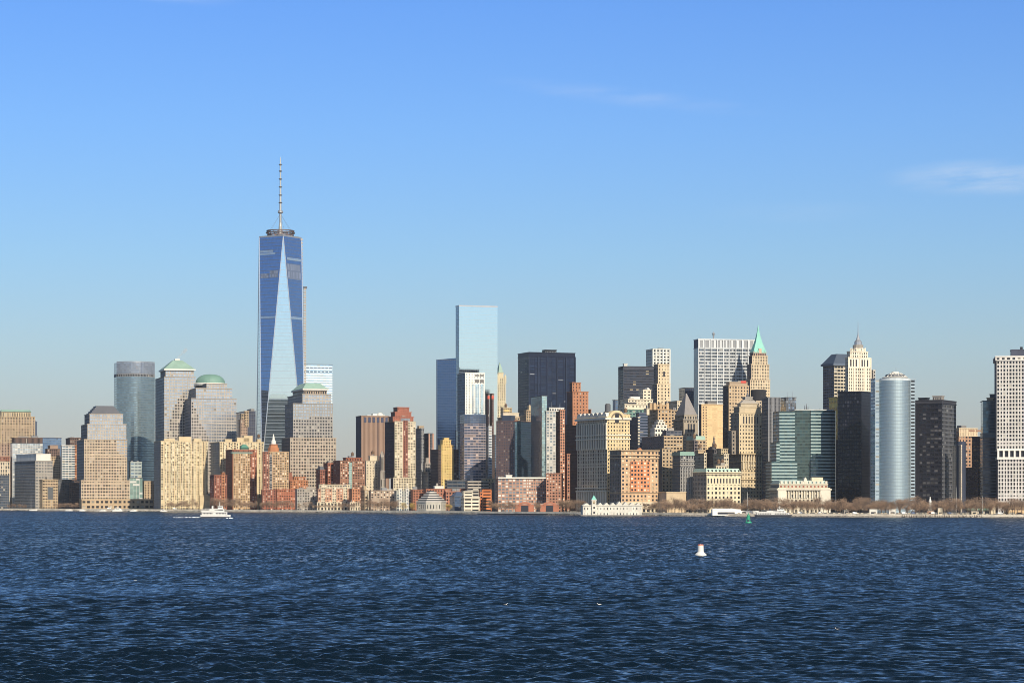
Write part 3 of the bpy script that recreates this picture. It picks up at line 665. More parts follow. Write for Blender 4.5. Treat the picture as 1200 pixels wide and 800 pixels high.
b.part('dome', lambda m: m.ring(cu, cv, [(rr*math.cos(t)**.8, z + 3.2 + (b.zof(436)-z-3.2)*math.sin(t)) for t in np.linspace(0, math.pi/2*.985, 9)], COPPER, 32))
b.done()

b = wfc('office_tower', 'granite tower with a flattened green hip roof at the foot of the tallest tower', 345, 3480)
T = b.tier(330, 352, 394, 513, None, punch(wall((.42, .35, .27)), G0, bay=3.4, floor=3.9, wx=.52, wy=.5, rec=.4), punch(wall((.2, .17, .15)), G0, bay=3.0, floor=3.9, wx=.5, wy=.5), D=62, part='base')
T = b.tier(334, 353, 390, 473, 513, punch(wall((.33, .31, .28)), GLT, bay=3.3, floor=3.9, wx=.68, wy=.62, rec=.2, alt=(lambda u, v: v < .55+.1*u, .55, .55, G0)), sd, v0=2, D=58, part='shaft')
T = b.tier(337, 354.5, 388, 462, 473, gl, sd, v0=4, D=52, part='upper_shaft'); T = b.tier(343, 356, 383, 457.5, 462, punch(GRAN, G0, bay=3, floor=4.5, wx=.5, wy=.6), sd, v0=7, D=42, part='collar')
b.band(456.5, 2.0, 2.0, WHITE, 'eave'); b.hip(T, T[5]+3, b.zof(447.5), .55, COPPERL, 'hip_roof', out=1.5); b.done()

# --- the tallest tower
b = B('skyscraper', 'tallest tower of all, tapering blue glass with a long ringed spire', 306.5, 3700, 13, 'skyscraper')
u0, u1, D = b.solve(299.8, 306.5, 357.3, 0, 62); D = (u1-u0)
zb, zt = b.zof(553), b.zof(276)
BG = curtain((.40, .47, .56), (.09, .12, .19), 0.04, .14, None, 0, .95, .08, .003, .05, name='tower_glass')
BG2 = curtain((.58, .70, .78), (.30, .36, .42), 0.0, .09, None, 0, .95, .06, .0008, .02, name='tower_glass')  # paler glass copy: the upright faces' brighter sky reflection is in the tint
b.box(u0, u1, 0, D, -1, zb, curt(BG2, 3, 6), part='base_block', roof=None)
cu, cv, h = (u0+u1)/2, D/2, D/2
bs = [(u0, 0), (u1, 0), (u1, D), (u0, D)]; tp = [(cu, 0), (u1, cv), (cu, D), (u0, cv)]      # top square turned by 45 degrees
tp = [(cu + (p-cu)*.985, cv + (q-cv)*.985) for p, q in tp]
H = zt - zb; nf = H/5.4
for i in range(4):
    j = (i+1) % 4; m = MB()
    m.poly([(*bs[i], zb), (*bs[j], zb), (*tp[i], zt)], BG2 if i % 2 == 0 else BG2, [(0, 0), (20, 0), (10, nf)]); m.build('upright_glass_face', b.o)
    m = MB(); m.poly([(*bs[j], zb), (*tp[j], zt), (*tp[i], zt)], BG, [(10, 0), (20, nf), (0, nf)]); m.build('tapering_glass_face', b.o)
    for k in (i, j):
        m = MB(); m.tube((*bs[k], zb), (*tp[i], zt), .75, .75, flat((.75, .78, .8), .3, .7, 'steel_edge')); m.build('steel_edge', b.o)
m = MB(); m.prism([tuple(p) for p in tp], zt, zt+2.5, METAL); m.build('parapet', b.o)
def face_band(side, ya, yb_, fa, fb, mm, name):
    o_, p_ = (bs[0], tp[3]) if side == 0 else (bs[1], tp[0]); q_ = tp[0] if side == 0 else tp[1]
    def pt(z, f):
        t = (z-zb)/H; L_ = [o_[k] + (p_[k]-o_[k])*t for k in (0, 1)]; R_ = [o_[k] + (q_[k]-o_[k])*t for k in (0, 1)]
        nx, ny = (-.7, -.7) if side == 0 else (.7, -.7)
        return (L_[0] + (R_[0]-L_[0])*f + nx*.25, L_[1] + (R_[1]-L_[1])*f + ny*.25, z)
    z0_, z1_ = b.zof(yb_), b.zof(ya); m = MB(); m.poly([pt(z0_, fa), pt(z0_, fb), pt(z1_, fb), pt(z1_, fa)], mm, [(0, 0), (12, 0), (12, 2), (0, 2)]); m.build(name, b.o)
LV = curtain((.36, .47, .58), (.2, .27, .33), .1, .2, None, 0, .5, .2, .01, .1); OPN = curtain((.20, .24, .33), (.12, .16, .25), .2, .2, None, 0, .2, .4, .01, .3)
for a_ in ((0, 291.5, 294, 0, .62), (0, 294.5, 297, 0, .72), (1, 300.5, 303.5, .1, .95), (0, 370, 372, .02, .98), (1, 370, 373, .02, .98)): face_band(*a_, LV, 'louvre_band')
for a_ in ((0, 319, 324.5, .05, .45), (0, 316, 324.5, .5, .92), (1, 308, 326, .05, .9)): face_band(*a_, OPN, 'unglazed_storeys')
zr = zt + 2.5
RING = flat((.16, .13, .13), .5, .3, 'ring_steel')
for k, (rr, za, zc) in enumerate(((21, 1.5, 3.2), (23, 5.2, 6.6), (22, 8.2, 9.6))):
    b.part('platform_ring', lambda m: (m.ring(cu, cv, [(rr-3.5, zr+za), (rr, zr+za), (rr, zr+zc), (rr-3.5, zr+zc)], RING, 28, cap=False)))
b.part('lattice_drum', lambda m: [m.tube((cu+20*math.cos(t), cv+20*math.sin(t), zr), (cu+20*math.cos(t+s*.25), cv+20*math.sin(t+s*.25), zr+8.5), .45, .45, flat((.55, .3, .2), .6, .1, 'primer_steel'), 4) for t in np.arange(0, 6.28, .35) for s in (-1, 1)])
z3 = b.zof(179.5)
def mastr(z): return 3.4 - 2.4*(z-zr)/(z3-zr)
b.part('spire', lambda m: m.ring(cu, cv, [(3.3, zr), (2.7, zr+16), (1.8, zr+22), (1.6, zr+55), (1.2, zr+80), (1.1, z3-12), (1.1, z3-10), (1.0, z3-9), (.5, z3-2), (.1, z3)], flat((.42, .42, .40), .5, .3, 'spire_steel'), 10))
b.part('spire_collar', lambda m: m.ring(cu, cv, [(3.0, b.zof(246.5)), (4.2, b.zof(245.5)), (4.2, b.zof(243.8)), (2.6, b.zof(242.8))], METAL, 14))
for y in (234, 225, 215.4, 206, 196.6, 189): b.part('spire_ring', lambda m: m.ring(cu, cv, [(2.2, b.zof(y)-.6), (3.0-.012*(234-y), b.zof(y)), (2.9-.012*(234-y), b.zof(y)+.7), (1.6, b.zof(y)+1.2)], SLATE, 12))
for t in (.4, 1.5, 2.7, 3.7, 4.9, 5.8): b.part('guy_cable', lambda m: m.tube((cu+19*math.cos(t), cv+19*math.sin(t), zr+8), (cu, cv, b.zof(247)), .13, .13, SLATE, 4))
# builders' hoist up the right hand corner
HM = flat((.42, .36, .30), .7, .1, 'hoist_steel')
uh = b.uof(358.5, cv)
for i, (ya, yb_, u_) in enumerate(((335, 520, uh-2.0),)):
    b.part('hoist_mast', lambda m: [m.box(u_-1.8, u_+1.8, cv-3, cv+1, z, z+2.4, HM) for z in np.arange(b.zof(yb_), b.zof(ya), 4.1)] + [m.tube((u_+s*1.7, cv-2, b.zof(yb_)), (u_+s*1.7, cv-2, b.zof(ya)), .5, .5, HM, 4) for s in (-1, 1)])
for z in np.arange(b.zof(333), b.zof(277), 5.2): b.part('hoist_tie', lambda m: m.box(tp[1][0]-1.5+(zt-z)*.004, tp[1][0]+1.6+(zt-z)*.004, cv-1.5, cv+1.5, z, z+2.6, HM))
b.part('hoist_head', lambda m: m.box(uh-4, uh+1.5, cv-3, cv+1, b.zof(335), b.zof(332.5), SLATE))
b.done()
# lighter mechanical storeys and the unglazed workmen's openings, set on the faces
def on_face(fr, z, w, hh, mat, name='louvre_band'):
    pass

b = B('office_tower', 'pale blue-white glass tower peeping out right of the tallest tower', 352, 3850, 14, 'skyscraper')
T = b.tier(346, None, 389.5, 427, None, curt(curtain((.58, .72, .82), (.45, .56, .66), .04, .0, (.85, .92, .95), .45, .9, .12, .02, .12), 5, 4.1))
b.part('louvre_band', lambda m: [m.box(T[0]+1+i*6.2, T[0]+5.4+i*6.2, -.3, -.01, b.zof(y), b.zof(y)+2.3, flat((.14, .2, .28))) for y in (431.5, 436) for i in range(9)]); b.done()
b = B('office_building', 'black slab with a narrow carved stone tower in front, right of the domed tower', 281, 3560, 17)
T = b.tier(277, 288, 299.5, 482, None, curt(curtain((.05, .06, .10), metal=.2, sf=.3, spand=(.03, .03, .05)))); b.done(1)
b = B('office_building', 'narrow carved buff stone tower with stepped top in front of a black slab', 283, 3540, 17)
T = b.tier(279.5, 282, 290, 492, None, punch(PINK, bay=2.8, floor=3.6, wx=.4)); T = b.tier(281.5, 283, 289, 485, 492, punch(TAN, bay=2.4), part='upper_block', v0=1.5, D=10); T = b.tier(286, None, 291.5, 482, 500, punch(TAN, bay=2.4), part='turret', v0=-1, D=6); b.done()

# --- cream and brick flats on the waterfront
cr = punch(wall((.62, .50, .31)), glass((.012, .015, .022), pb=.25, blind=(.8, .74, .6)), bay=3.4, floor=3.0, wx=.5, wy=.56, rec=.5)
def cream_tower(label, x0, xs, x1, yt, d, bump):
    b = B('apartment_building', label, xs, d, 20)
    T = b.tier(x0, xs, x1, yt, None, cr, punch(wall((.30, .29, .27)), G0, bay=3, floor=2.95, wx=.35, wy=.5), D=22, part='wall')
    u0, u1, v0, v1, _, z = T; n = max(3, int((u1-u0)/8.5)); w = (u1-u0)/n
    for i in range(n):                                              # projecting balcony stacks between flat bays
        a = u0 + i*w + w*.62
        b.box(a, a + w*.34, -1.5, -.01, -1, z - 1.0, punch(wall((.66, .57, .38)), glass((.012, .015, .022), pb=.35, blind=(.85, .8, .7)), bay=w*.34, floor=3.7, wx=.78, wy=.6, rec=1.0), part='balcony_stack', roof=None)
    for (a, c, y) in bump: b.tier(a, None, c, y, yt, plain(wall((.62, .50, .31))), v0=3, D=9, part='penthouse', lip=.2)
    return b
b = cream_tower('broad cream slab tower with stacks of windows left of the ferry', 180.5, 188.5, 243.5, 517, 3545, [(191, 205, 514.5), (208, 224, 512), (226, 236, 514.5)])
b.tier(232, None, 247, 581, None, plain(wall((.62, .50, .31))), v0=-3, D=12, part='low_wing'); b.done(1, 1)
b = cream_tower('second cream slab tower, behind the brick tower with a green rooftop hut', 247, 257.5, 309, 518, 3500, [(262, 272, 515), (276, 292, 513), (284, 296, 511), (300, 306, 515)]); b.done(2, 2)
bk = punch(wall((.27, .10, .06)), GBL, bay=3.0, floor=2.95, wx=.45, wy=.52, rec=.3); bk2 = punch(wall((.36, .13, .07)), GBL, bay=3.0, floor=2.95, wx=.45, wy=.52, rec=.3)
bt = punch(wall((.47, .32, .18)), GBL, bay=2.9, floor=2.95, wx=.5, wy=.52, rec=.3)
b = B('apartment_building', 'brick tower with a buff middle and a green rooftop hut behind the ferry', 272, 3440, 19)
T = b.tier(264.5, 272.5, 301, 527, None, bk2, bk, D=24); b.tier(273, None, 293, 531, None, bt, v0=-1.6, D=3, part='middle_bay', roof=None)
b.tier(270, None, 296, 529.5, 531, plain(COPPER), v0=-2.2, D=8, part='green_cornice', lip=0)
T2 = b.tier(281, None, 291, 524.5, 529, plain(wall((.08, .20, .15))), v0=3, D=10, part='rooftop_hut', lip=0); b.hip(T2, T2[5], T2[5]+5, .4, wall((.08, .22, .16)), 'hut_roof', out=1); b.done(1)
b = B('apartment_building', 'lower dark brick block tucked against the brick tower, with reddish right edge', 250, 3425, 30)
T = b.tier(246, None, 266, 557, None, bk, D=16); T = b.tier(259, None, 263.5, 554, None, punch(ORANGE, bay=3), part='red_flank', v0=-.6, D=3); b.done(1)
b = B('apartment_building', 'brick and buff tower topped by a red octagon and a white cone spire', 314, 3400, 20)
T = b.tier(307.5, 314.5, 338.5, 529.5, None, bt, bk, D=22); b.tier(307.8, None, 315, 529, None, bk, v0=-.6, D=4, part='brick_edge', roof=None)
b.tier(315.5, None, 319, 532, None, punch(GRAY, G0, bay=2.4, floor=2.95, wx=.8), v0=-1, D=3, part='grey_bay', roof=None)
cu, cv = b.uof(320.5, 9), 9; z = T[5]; k = b.mpp
b.part('octagon', lambda m: m.ring(cu, cv, [(6.8*k, z), (6.8*k, b.zof(524)), (5.6*k, b.zof(524)), (5.2*k, b.zof(521))], ORANGE, 8)); b.part('octagon_band', lambda m: m.ring(cu, cv, [(5.4*k, b.zof(521)), (5.4*k, b.zof(520))], BRICK, 8))
b.part('spire', lambda m: m.ring(cu, cv, [(3.2*k, b.zof(520)), (2.6*k, b.zof(516)), (1.6*k, b.zof(515)), (1.2*k, b.zof(511.5)), (.15, b.zof(508))], WHITE, 10))
T = b.tier(306, None, 323, 574, None, bk, v0=-8, D=8, part='front_wing'); T = b.tier(322.5, None, 346, 573.5, None, bk2, v0=-9, D=9, part='brick_wing'); b.done()
b = B('apartment_building', 'orange brick terrace with rounded end just right of the white-spired tower', 340, 3440, 18)
T = b.tier(337.5, None, 361, 563, None, punch(ORANGE, GBL, bay=3, floor=3, wx=.4), D=16); T = b.tier(343, None, 358, 559, 563, punch(ORANGE, GBL, bay=3), v0=1, D=10, part='upper_floor'); b.hip((T[0]-9, T[0]-1, 1, 10), b.zof(563), b.zof(553), .4, BRICK, 'gable', out=0); b.done()
b = B('apartment_building', 'pair of small brick flats with dark flanks left of the speckled brick block', 372, 3330, 24)
T = b.tier(370.5, None, 381, 551, None, bk, D=16); b.hip(T, T[5], b.zof(546), .5, SLATE, 'roof'); T = b.tier(379, None, 391, 543, None, bk2, v0=4, D=18, part='taller_block'); b.done(1)
b = B('apartment_building', 'speckled brick block with green glass strip and dark shaded side near the middle left', 398, 3310, 24)
T = b.tier(390.5, 398.5, 427.5, 540, None, punch(wall((.30, .15, .09)), GBL, bay=3.2, floor=3, wx=.5, wy=.5), bk, D=24)
b.box(T[0]+13, T[0]+17.5, -.8, -.01, -1, T[5]-2, curt(curtain((.35, .55, .5), (.5, .5, .5), .1, .1, metal=.4), 2, 3), part='glass_strip', roof=None)
T = b.tier(402, None, 424, 536.5, 540, bk2, v0=3, D=14, part='penthouse'); b.done(2, 1)
b = B('apartment_building', 'plain cream block with rooftop tank beside the speckled brick block', 428, 3380, 16)
T = b.tier(425.5, None, 446, 540, None, punch(CREAMW, bay=3.4, floor=3.3, wx=.3, wy=.35), D=20); T = b.tier(432, None, 443, 534.5, 540, plain(CREAMW), v0=2, D=9, part='penthouse'); b.clutter(0, tank=2); b.done(mast=1)
b = B('office_building', 'very narrow pale pinnacled tower in front of the windowless brown tower', 444, 3360, 20)
T = b.tier(443, None, 452, 552, None, punch(STONE, bay=2.2, floor=12, wx=.45, wy=.85, rec=.8), D=12); T = b.tier(444.5, None, 450.5, 535, 552, punch(STONE, bay=2, floor=14, wx=.45, wy=.85, rec=.6), v0=2, D=8, part='upper_stage')
for a in (0.1, .5, .9): b.part('pinnacle', lambda m: m.ring(T[0]+(T[1]-T[0])*a, T[2]+1, [(.9, T[5]), (.7, T[5]+4), (.05, T[5]+8)], STONE, 6))
b.hip(T, T[5], b.zof(528), .1, STONE, 'steep_roof'); b.done()
b = B('office_tower', 'windowless brown slab tower with a shaded flank coloured dark navy and a white rooftop dome', 423, 3560, 18, 'skyscraper')
T = b.tier(417, 423.5, 456, 487.5, None, punch(wall((.33, .22, .16)), wall((.24, .155, .11)), bay=1.9, floor=60, wx=.35, wy=1, rec=.8), plain(wall((.05, .06, .12))), D=40)  # flat navy puts the left face's shade into the side colour
b.part('louvre', lambda m: [m.box(T[0]+4+i*6.6, T[0]+7.6+i*6.6, -.4, -.01, T[5]-9, T[5]-1.5, flat((.04, .05, .10))) for i in range(6)])
b.part('dark_seam', lambda m: m.box(T[0]+25, T[0]+25.9, -.42, -.012, 0, T[5]-9, flat((.05, .05, .08))))
b.part('rooftop_dome', lambda m: m.ring(T[0]+31, 9, [(5*math.cos(t), T[5]+1+5*math.sin(t)) for t in np.linspace(0, 1.55, 6)], WHITE, 16)); b.clutter(3, mats=(WHITE, STONE)); b.done()
b = B('apartment_building', 'tallest brick and cream apartment tower, with a stepped red brick crown', 462, 3330, 24)
sp = punch(wall((.60, .52, .37)), GBL, bay=3.1, floor=2.95, wx=.5, wy=.52); sp_shade = punch(wall((.07, .06, .075)), GDK, bay=3, floor=2.95)  # second style is near-black: left face in shadow, put into the colour
T = b.tier(451, 462.5, 487, 494, 560, sp, sp_shade, D=28, part='shaft'); T0 = T
b.tier(458, 461, 488, 560, None, sp, sp_shade, v0=-2, D=30, part='base')
w = T0[1]-T0[0]
b.box(T0[0]+w*.40, T0[0]+w*.62, -1.1, -.01, T0[4], T0[5]+2, punch(wall((.30, .11, .07)), GBL, bay=3.0, floor=2.95, wx=.5, wy=.5), part='brick_bay', roof=None)
for (a, c, y0, y1, v) in ((455.5, 484.5, 488.5, 494, 1.5), (458, 482, 483, 488.5, 3), (461, 479.5, 477.5, 483, 5)): b.tier(a, None, c, y0, y1, punch(wall((.36, .13, .08)), G0, bay=3.2, floor=3.4, wx=.3, wy=.4), plain(BROWN), v0=v, D=16, part='brick_crown')
b.box(T0[0]+w*.30, T0[0]+w*.74, .6, 3, T0[5]-1, T0[5]+5, curt(curtain((.4, .45, .5), metal=.4)), part='crown_window', roof=None); b.done(1)
b = B('office_building', 'grey ribbed twin slab with a pink edge behind the brick-crowned apartment tower', 489, 3500, 20)
T = b.tier(486, None, 497, 502, None, punch(GRAY, G0, bay=2.4, floor=3.6, wx=.55, wy=.6)); T = b.tier(496, 497.5, 507.5, 508, None, punch(DGRAY, G0, bay=2.6, floor=3.4, wx=.6, wy=.5), v0=-3, part='front_slab')
b.box(T[0]-1.4, T[0]+.6, T[2]-.4, T[2]+3, -1, T[5]+.3, plain(wall((.5, .3, .22))), part='pink_edge', roof=None); b.box(T[1]-1, T[1]+1.2, T[2]-.4, T[2]+3, -1, T[5]+.3, plain(wall((.5, .3, .22))), part='pink_edge', roof=None)
T = b.tier(489, None, 496.5, 499.5, 502, plain(TAN), v0=3, D=8, part='penthouse'); b.done()
b = B('office_building', 'small weathered stepped stone tower at the foot of the grey twin slabs', 497, 3330, 20)
T = b.tier(494, None, 505.5, 553, None, punch(STONE, bay=2.8)); T = b.tier(496, None, 504, 543, 553, punch(STONE, bay=2.6), v0=2, D=10, part='middle_stage'); T = b.tier(498, None, 502.5, 537, 543, plain(STONE), v0=4, D=6, part='top_stage'); b.done()
b = B('apartment_building', 'yellow stepped tower between dark brown wings near the triangle-roofed museum', 514, 3270, 24)
ye = punch(wall((.72, .52, .20)), G0, bay=3.3, floor=3.1, wx=.36, wy=.5, rec=.4)
T = b.tier(504.5, 514, 537.5, 527, None, punch(wall((.12, .08, .07)), G0, bay=3, floor=3.1), punch(wall((.07, .06, .07)), GDK, bay=3), D=20, part='brown_wings')
T = b.tier(513.5, None, 531.5, 522, None, ye, v0=-2, D=12, part='yellow_front'); T = b.tier(516, None, 528.5, 516, 522, ye, v0=0, D=9, part='upper_front'); T = b.tier(519, None, 526, 513.5, 516, plain(YELLOW), v0=1, D=5, part='top_block'); b.done(0)

# --- centre
NB = curtain((.05, .10, .22), (.03, .06, .12), .06, .0, (.035, .07, .155), .3, .85, .1, .006, .08)
b = B('office_tower', 'dark blue glass tower with slanting top edge, left of the tall mirror tower', 513, 3600, 16, 'skyscraper')
T = b.tier(511, 512.5, 534.5, 421.5, None, curt(NB, 3, 4), D=34, lip=0.0); b.part('slanted_top', lambda m: m.prism([(T[0], 0), (T[1], 0), (T[1], T[3]), (T[0], T[3])], T[5], T[5]+.3, DGRAY))
m = MB(); m.poly([(T[0], 0, T[5]+.3), (T[1], 0, T[5]+.3), (T[1], 0, T[5]+3.2)], NB, [(0, 0), (9, 0), (9, 1)]); m.poly([(T[0], 0, T[5]+.3), (T[1], 0, T[5]+3.2), (T[1], T[3], T[5]+3.2), (T[0], T[3], T[5]+.3)], DGRAY); m.build('sloping_parapet', b.o)
b.tier(533, None, 541, 505, None, curt(curtain((.30, .42, .48), sf=.3, spand=(.25, .3, .33), metal=.5)), v0=-4, D=10, part='side_wing'); b.done()
b = B('office_tower', 'tall plain mirror tower of pale blue glass, second tallest of the skyline', 538, 3720, 18, 'skyscraper')
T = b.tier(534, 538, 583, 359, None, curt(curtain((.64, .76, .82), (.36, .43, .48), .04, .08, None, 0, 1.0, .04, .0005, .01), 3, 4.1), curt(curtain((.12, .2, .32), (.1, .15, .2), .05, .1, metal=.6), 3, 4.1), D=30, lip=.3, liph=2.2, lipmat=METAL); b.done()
b = B('office_tower', 'white stone hotel tower with pale blue window strips in front of the mirror tower', 545, 3440, 20, 'skyscraper')
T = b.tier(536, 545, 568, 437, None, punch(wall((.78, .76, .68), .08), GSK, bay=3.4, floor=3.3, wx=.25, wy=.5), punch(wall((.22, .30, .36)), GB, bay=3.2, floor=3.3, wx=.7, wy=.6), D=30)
w = T[1]-T[0]
for a, c in ((.36, .43), (.52, .72), (.80, .93)): b.box(T[0]+w*a, T[0]+w*c, -.5, -.01, -1, T[5]-16, curt(curtain((.55, .70, .78), (.6, .68, .7), .1, .1, (.5, .6, .66), .3, .8), 2.5, 3.3), part='window_strip', roof=None)
b.part('louvre', lambda m: [m.box(T[0]+w*a, T[0]+w*c, -.5, -.01, T[5]-h1, T[5]-h0, flat((.16, .15, .14))) for a, c in ((.50, .72), (.76, .95)) for h0, h1 in ((2, 4), (9, 13.5))]); b.done(2)
b = B('office_building', 'thin dark twin-shaft tower with bright red band on top', 570, 3400, 16)
T = b.tier(569.5, None, 573.6, 461.5, None, punch(wall((.09, .06, .06)), G0, bay=3, floor=3.4, wx=.4), D=10); T2 = b.tier(574.2, None, 578.6, 461.5, None, punch(wall((.13, .07, .06)), G0, bay=3, floor=3.4, wx=.4), D=10, part='second_shaft')
for t in (T, T2): b.box(t[0]-.3, t[1]+.3, t[2]-.4, t[2]+4, t[5]-7, t[5]-2.5, plain(flat((.65, .10, .05))), part='red_band', roof=None)
b.done()
b = B('office_tower', 'cream gothic tower with green pointed roof right of the mirror tower', 583, 3800, 18, 'skyscraper')
cw = punch(wall((.66, .57, .38)), G0, bay=3.0, floor=3.9, wx=.42, wy=.55)
T = b.tier(576, None, 594, 475, None, cw, D=30, part='lower_block'); T = b.tier(578, None, 592.5, 443, 480, cw, v0=4, D=22, part='tower')
for a in (T[0]+.5, T[1]-.5): b.part('corner_turret', lambda m: m.ring(a, T[2]+.5, [(2, T[5]-8), (2, T[5]+2), (.1, T[5]+7)], wall((.66, .57, .38)), 8))
T = b.tier(581, None, 590, 437, 443, plain(wall((.66, .57, .38))), v0=6, D=14, part='lantern_base'); b.hip(T, T[5], b.zof(424), .06, COPPERL, 'pointed_roof'); b.done()
b = B('apartment_building', 'cluster of pale cream and beige penthouse blocks with ducts below the gothic tower', 586, 3300, 20)
T = b.tier(583, None, 609, 489, None, punch(TAN, bay=3.2)); T = b.tier(587, None, 608, 484, 489, plain(CREAMW), v0=2, D=10, part='upper_block'); T = b.tier(587, None, 600, 478, 484, punch(CREAM, bay=3), v0=3, D=8, part='top_block', lip=.2)
b.box(T[0]+2, T[0]+9, T[2]-.6, T[2]+3, T[5]-5, T[5]-2, plain(YELLOW), part='yellow_panel', roof=None); b.clutter(4, mats=(WHITE, STONE, DGRAY), tank=1); b.done()
b = B('office_building', 'beige stepped building with small turrets left of the teal glass tower', 612, 3350, 20)
T = b.tier(608, None, 625, 487, None, punch(TAN, bay=3.2)); T = b.tier(614, None, 625, 481, 487, punch(TAN, bay=3), v0=2, D=10, part='upper_stage'); T = b.tier(618, None, 623, 476, 481, plain(CREAM), v0=3, D=6, part='turret'); b.done(1)
b = B('hotel_tower', 'brown and mauve curved glass tower striped with pale floors, behind the orange brick house', 550, 3240, 16)
PG = punch(wall((.36, .30, .30)), glass((.16, .19, .27), pb=.1, blind=(.5, .4, .36), metal=.6), bay=3.0, floor=3.1, wx=.94, wy=.62, rec=.25)
ua, ub = b.uof(543.5, 5), b.uof(569.5, 2)
arc = [(ua + (ub-ua)*t, 5 - 6.5*math.sin(math.pi*(.1+.8*t))) for t in np.linspace(0, 1, 9)]; pl_ = arc + [(ub, 26), (ua, 26)]
b.plan(pl_, 496, None, PG, part='curved_wall'); b.plan(pl_, 485.5, 496, curt(curtain((.12, .17, .27), sf=.4, spand=(.05, .07, .12), metal=.5), 3, 3.4), part='dark_crown')
b.tier(569, None, 576.5, 500, None, punch(wall((.6, .62, .64)), GSK, bay=3, floor=3.1, wx=.85, wy=.5), v0=3, D=16, part='pale_wing'); b.done(1)
b = B('apartment_building', 'dark brown grid tower with blue glass right side, in the middle of the picture', 606, 3140, -26)
T = b.tier(581.5, 606, 622.5, 493.5, None, punch(wall((.13, .085, .08)), glass((.10, .11, .16), pb=.18, blind=(.5, .46, .42), metal=.3), bay=3.0, floor=3.1, wx=.55, wy=.52), curt(curtain((.05, .10, .16), (.15, .2, .25), .1, .0, (.04, .06, .1), .3, .6), 3, 3.1), D=36)
b.box(T[1]-3.2, T[1]+.3, -.7, -.01, -1, T[5]-1, curt(curtain((.30, .42, .45), (.3, .35, .38), .1, .1, metal=.6), 1.7, 3.1), part='glass_strip', roof=None)
b.band(493.5, 1.6, .5, BRICK, 'cornice'); T = b.tier(588, None, 603.5, 487.5, 493.5, plain(wall((.04, .06, .10))), v0=2, D=12, part='dark_penthouse'); b.done(0)
b = B('office_building', 'dark navy and pale narrow gap building between the mauve tower and the brown grid tower', 574, 3260, 16)
T = b.tier(573, None, 583, 510, None, curt(curtain((.08, .13, .22), (.1, .12, .15), .08, .0, (.25, .3, .34), .2, .5), 3, 3.3)); b.done()
b = B('office_tower', 'black steel office tower, broad and square, with faint floor bands', 620, 3480, 20, 'skyscraper')
T = b.tier(607, 620, 674, 417.5, None, punch(wall((.012, .018, .042), .2, .35), glass((.035, .055, .10), pb=.05, blind=(.35, .38, .42), metal=.5, rough=.15), bay=8.6, floor=3.9, wx=.9, wy=.42, rec=.5), punch(wall((.010, .016, .038), .2, .35), GDK, bay=10, floor=3.9, wx=.8, wy=.4), D=58)
b.piers(T, 5, 1.6, .9, wall((.02, .03, .058), .2, .4)); b.tier(607, 620, 674, 413, 417.6, plain(wall((.012, .018, .038), .2, .4)), v0=-.3, D=58, part='crown')
T = b.T; b.box(T[0]+28, T[0]+46, 8, 20, T[5], T[5]+4.5, punch(BLACK, wall((.3, .32, .34)), bay=2.2, floor=4, wx=.4, wy=.3), part='penthouse'); b.part('antenna', lambda m: [m.tube((T[0]+a, 5, T[5]), (T[0]+a, 5, T[5]+h), .3, .2, METAL, 5) for a, h in ((2, 4), (13, 3), (16, 4.5), (50, 3))])
b.tier(606.8, 619.9, 674.2, 478.5, 482, plain(BLACK), v0=-.8, D=59, part='mechanical_band', roof=None); b.done()
b = B('apartment_building', 'teal glass tower edge joined to a pale stone and orange brick apartment tower', 636, 3060, 16)
T = b.tier(622, 635, 641, 464, None, curt(curtain((.40, .55, .56), (.3, .38, .4), .1, .0, (.25, .35, .36), .3, .8), 2.6, 3.1), curt(curtain((.10, .16, .18), (.08, .1, .12), .08, .0, (.07, .11, .13), .3, .5), 3, 3.1), D=40, part='glass_tower')
ps = punch(wall((.50, .48, .43)), glass((.25, .3, .33), pb=.3, blind=(.65, .62, .55), metal=.5), bay=3.2, floor=3.05, wx=.62, wy=.58)
T = b.tier(639, None, 651.5, 482, None, ps, v0=-3, D=5, part='stone_wall'); T = b.tier(651, None, 662, 480.5, None, punch(wall((.46, .22, .13)), GBL, bay=3.1, floor=3.05, wx=.55, wy=.52), v0=-3.6, D=20, part='brick_wall')
T = b.tier(641, None, 661, 478, 482, punch(WHITE, G0, bay=3, floor=3.4), v0=0, D=10, part='attic'); b.clutter(0, mast=3); b.done()
b = B('office_tower', 'orange-brown brick setback tower rising right of the black steel tower', 666, 3100, 18, 'skyscraper')
ob = punch(wall((.42, .19, .10)), G0, bay=3.6, floor=3.5, wx=.3, wy=.45); brick_shade = punch(wall((.16, .08, .06)), G0, bay=3.4, floor=3.5, wx=.3, wy=.4)  # second style is darkened brick, the left side's shade in its colour
T = b.tier(661, 676.5, 688, 497, None, punch(wall((.22, .10, .07)), G0, bay=3.6, floor=3.5, wx=.3), brick_shade, D=44, part='base')
T = b.tier(664, 671, 689.5, 459, 498, ob, brick_shade, v0=2, D=30, part='tower'); T = b.tier(667.5, 670.5, 680.5, 448.5, 459, ob, brick_shade, v0=4, D=18, part='top_block'); b.tier(688, None, 693, 480, None, ob, v0=6, D=14, part='low_wing')
b.tier(661.5, None, 668, 532, None, punch(wall((.33, .15, .09)), G0, bay=3), v0=-26, D=10, part='front_wing'); b.done(0)
b = B('hotel_building', 'long grey-tan curved low building with a regular grid of white-framed windows', 590, 2970, 8)
wg = punch(wall((.42, .24, .17)), glass((.22, .25, .28), pb=.35, blind=(.72, .70, .64), metal=.4), bay=3.0, floor=3.2, wx=.66, wy=.60, rec=.3)
ua, ub = b.uof(583.5, 6), b.uof(657, 14)
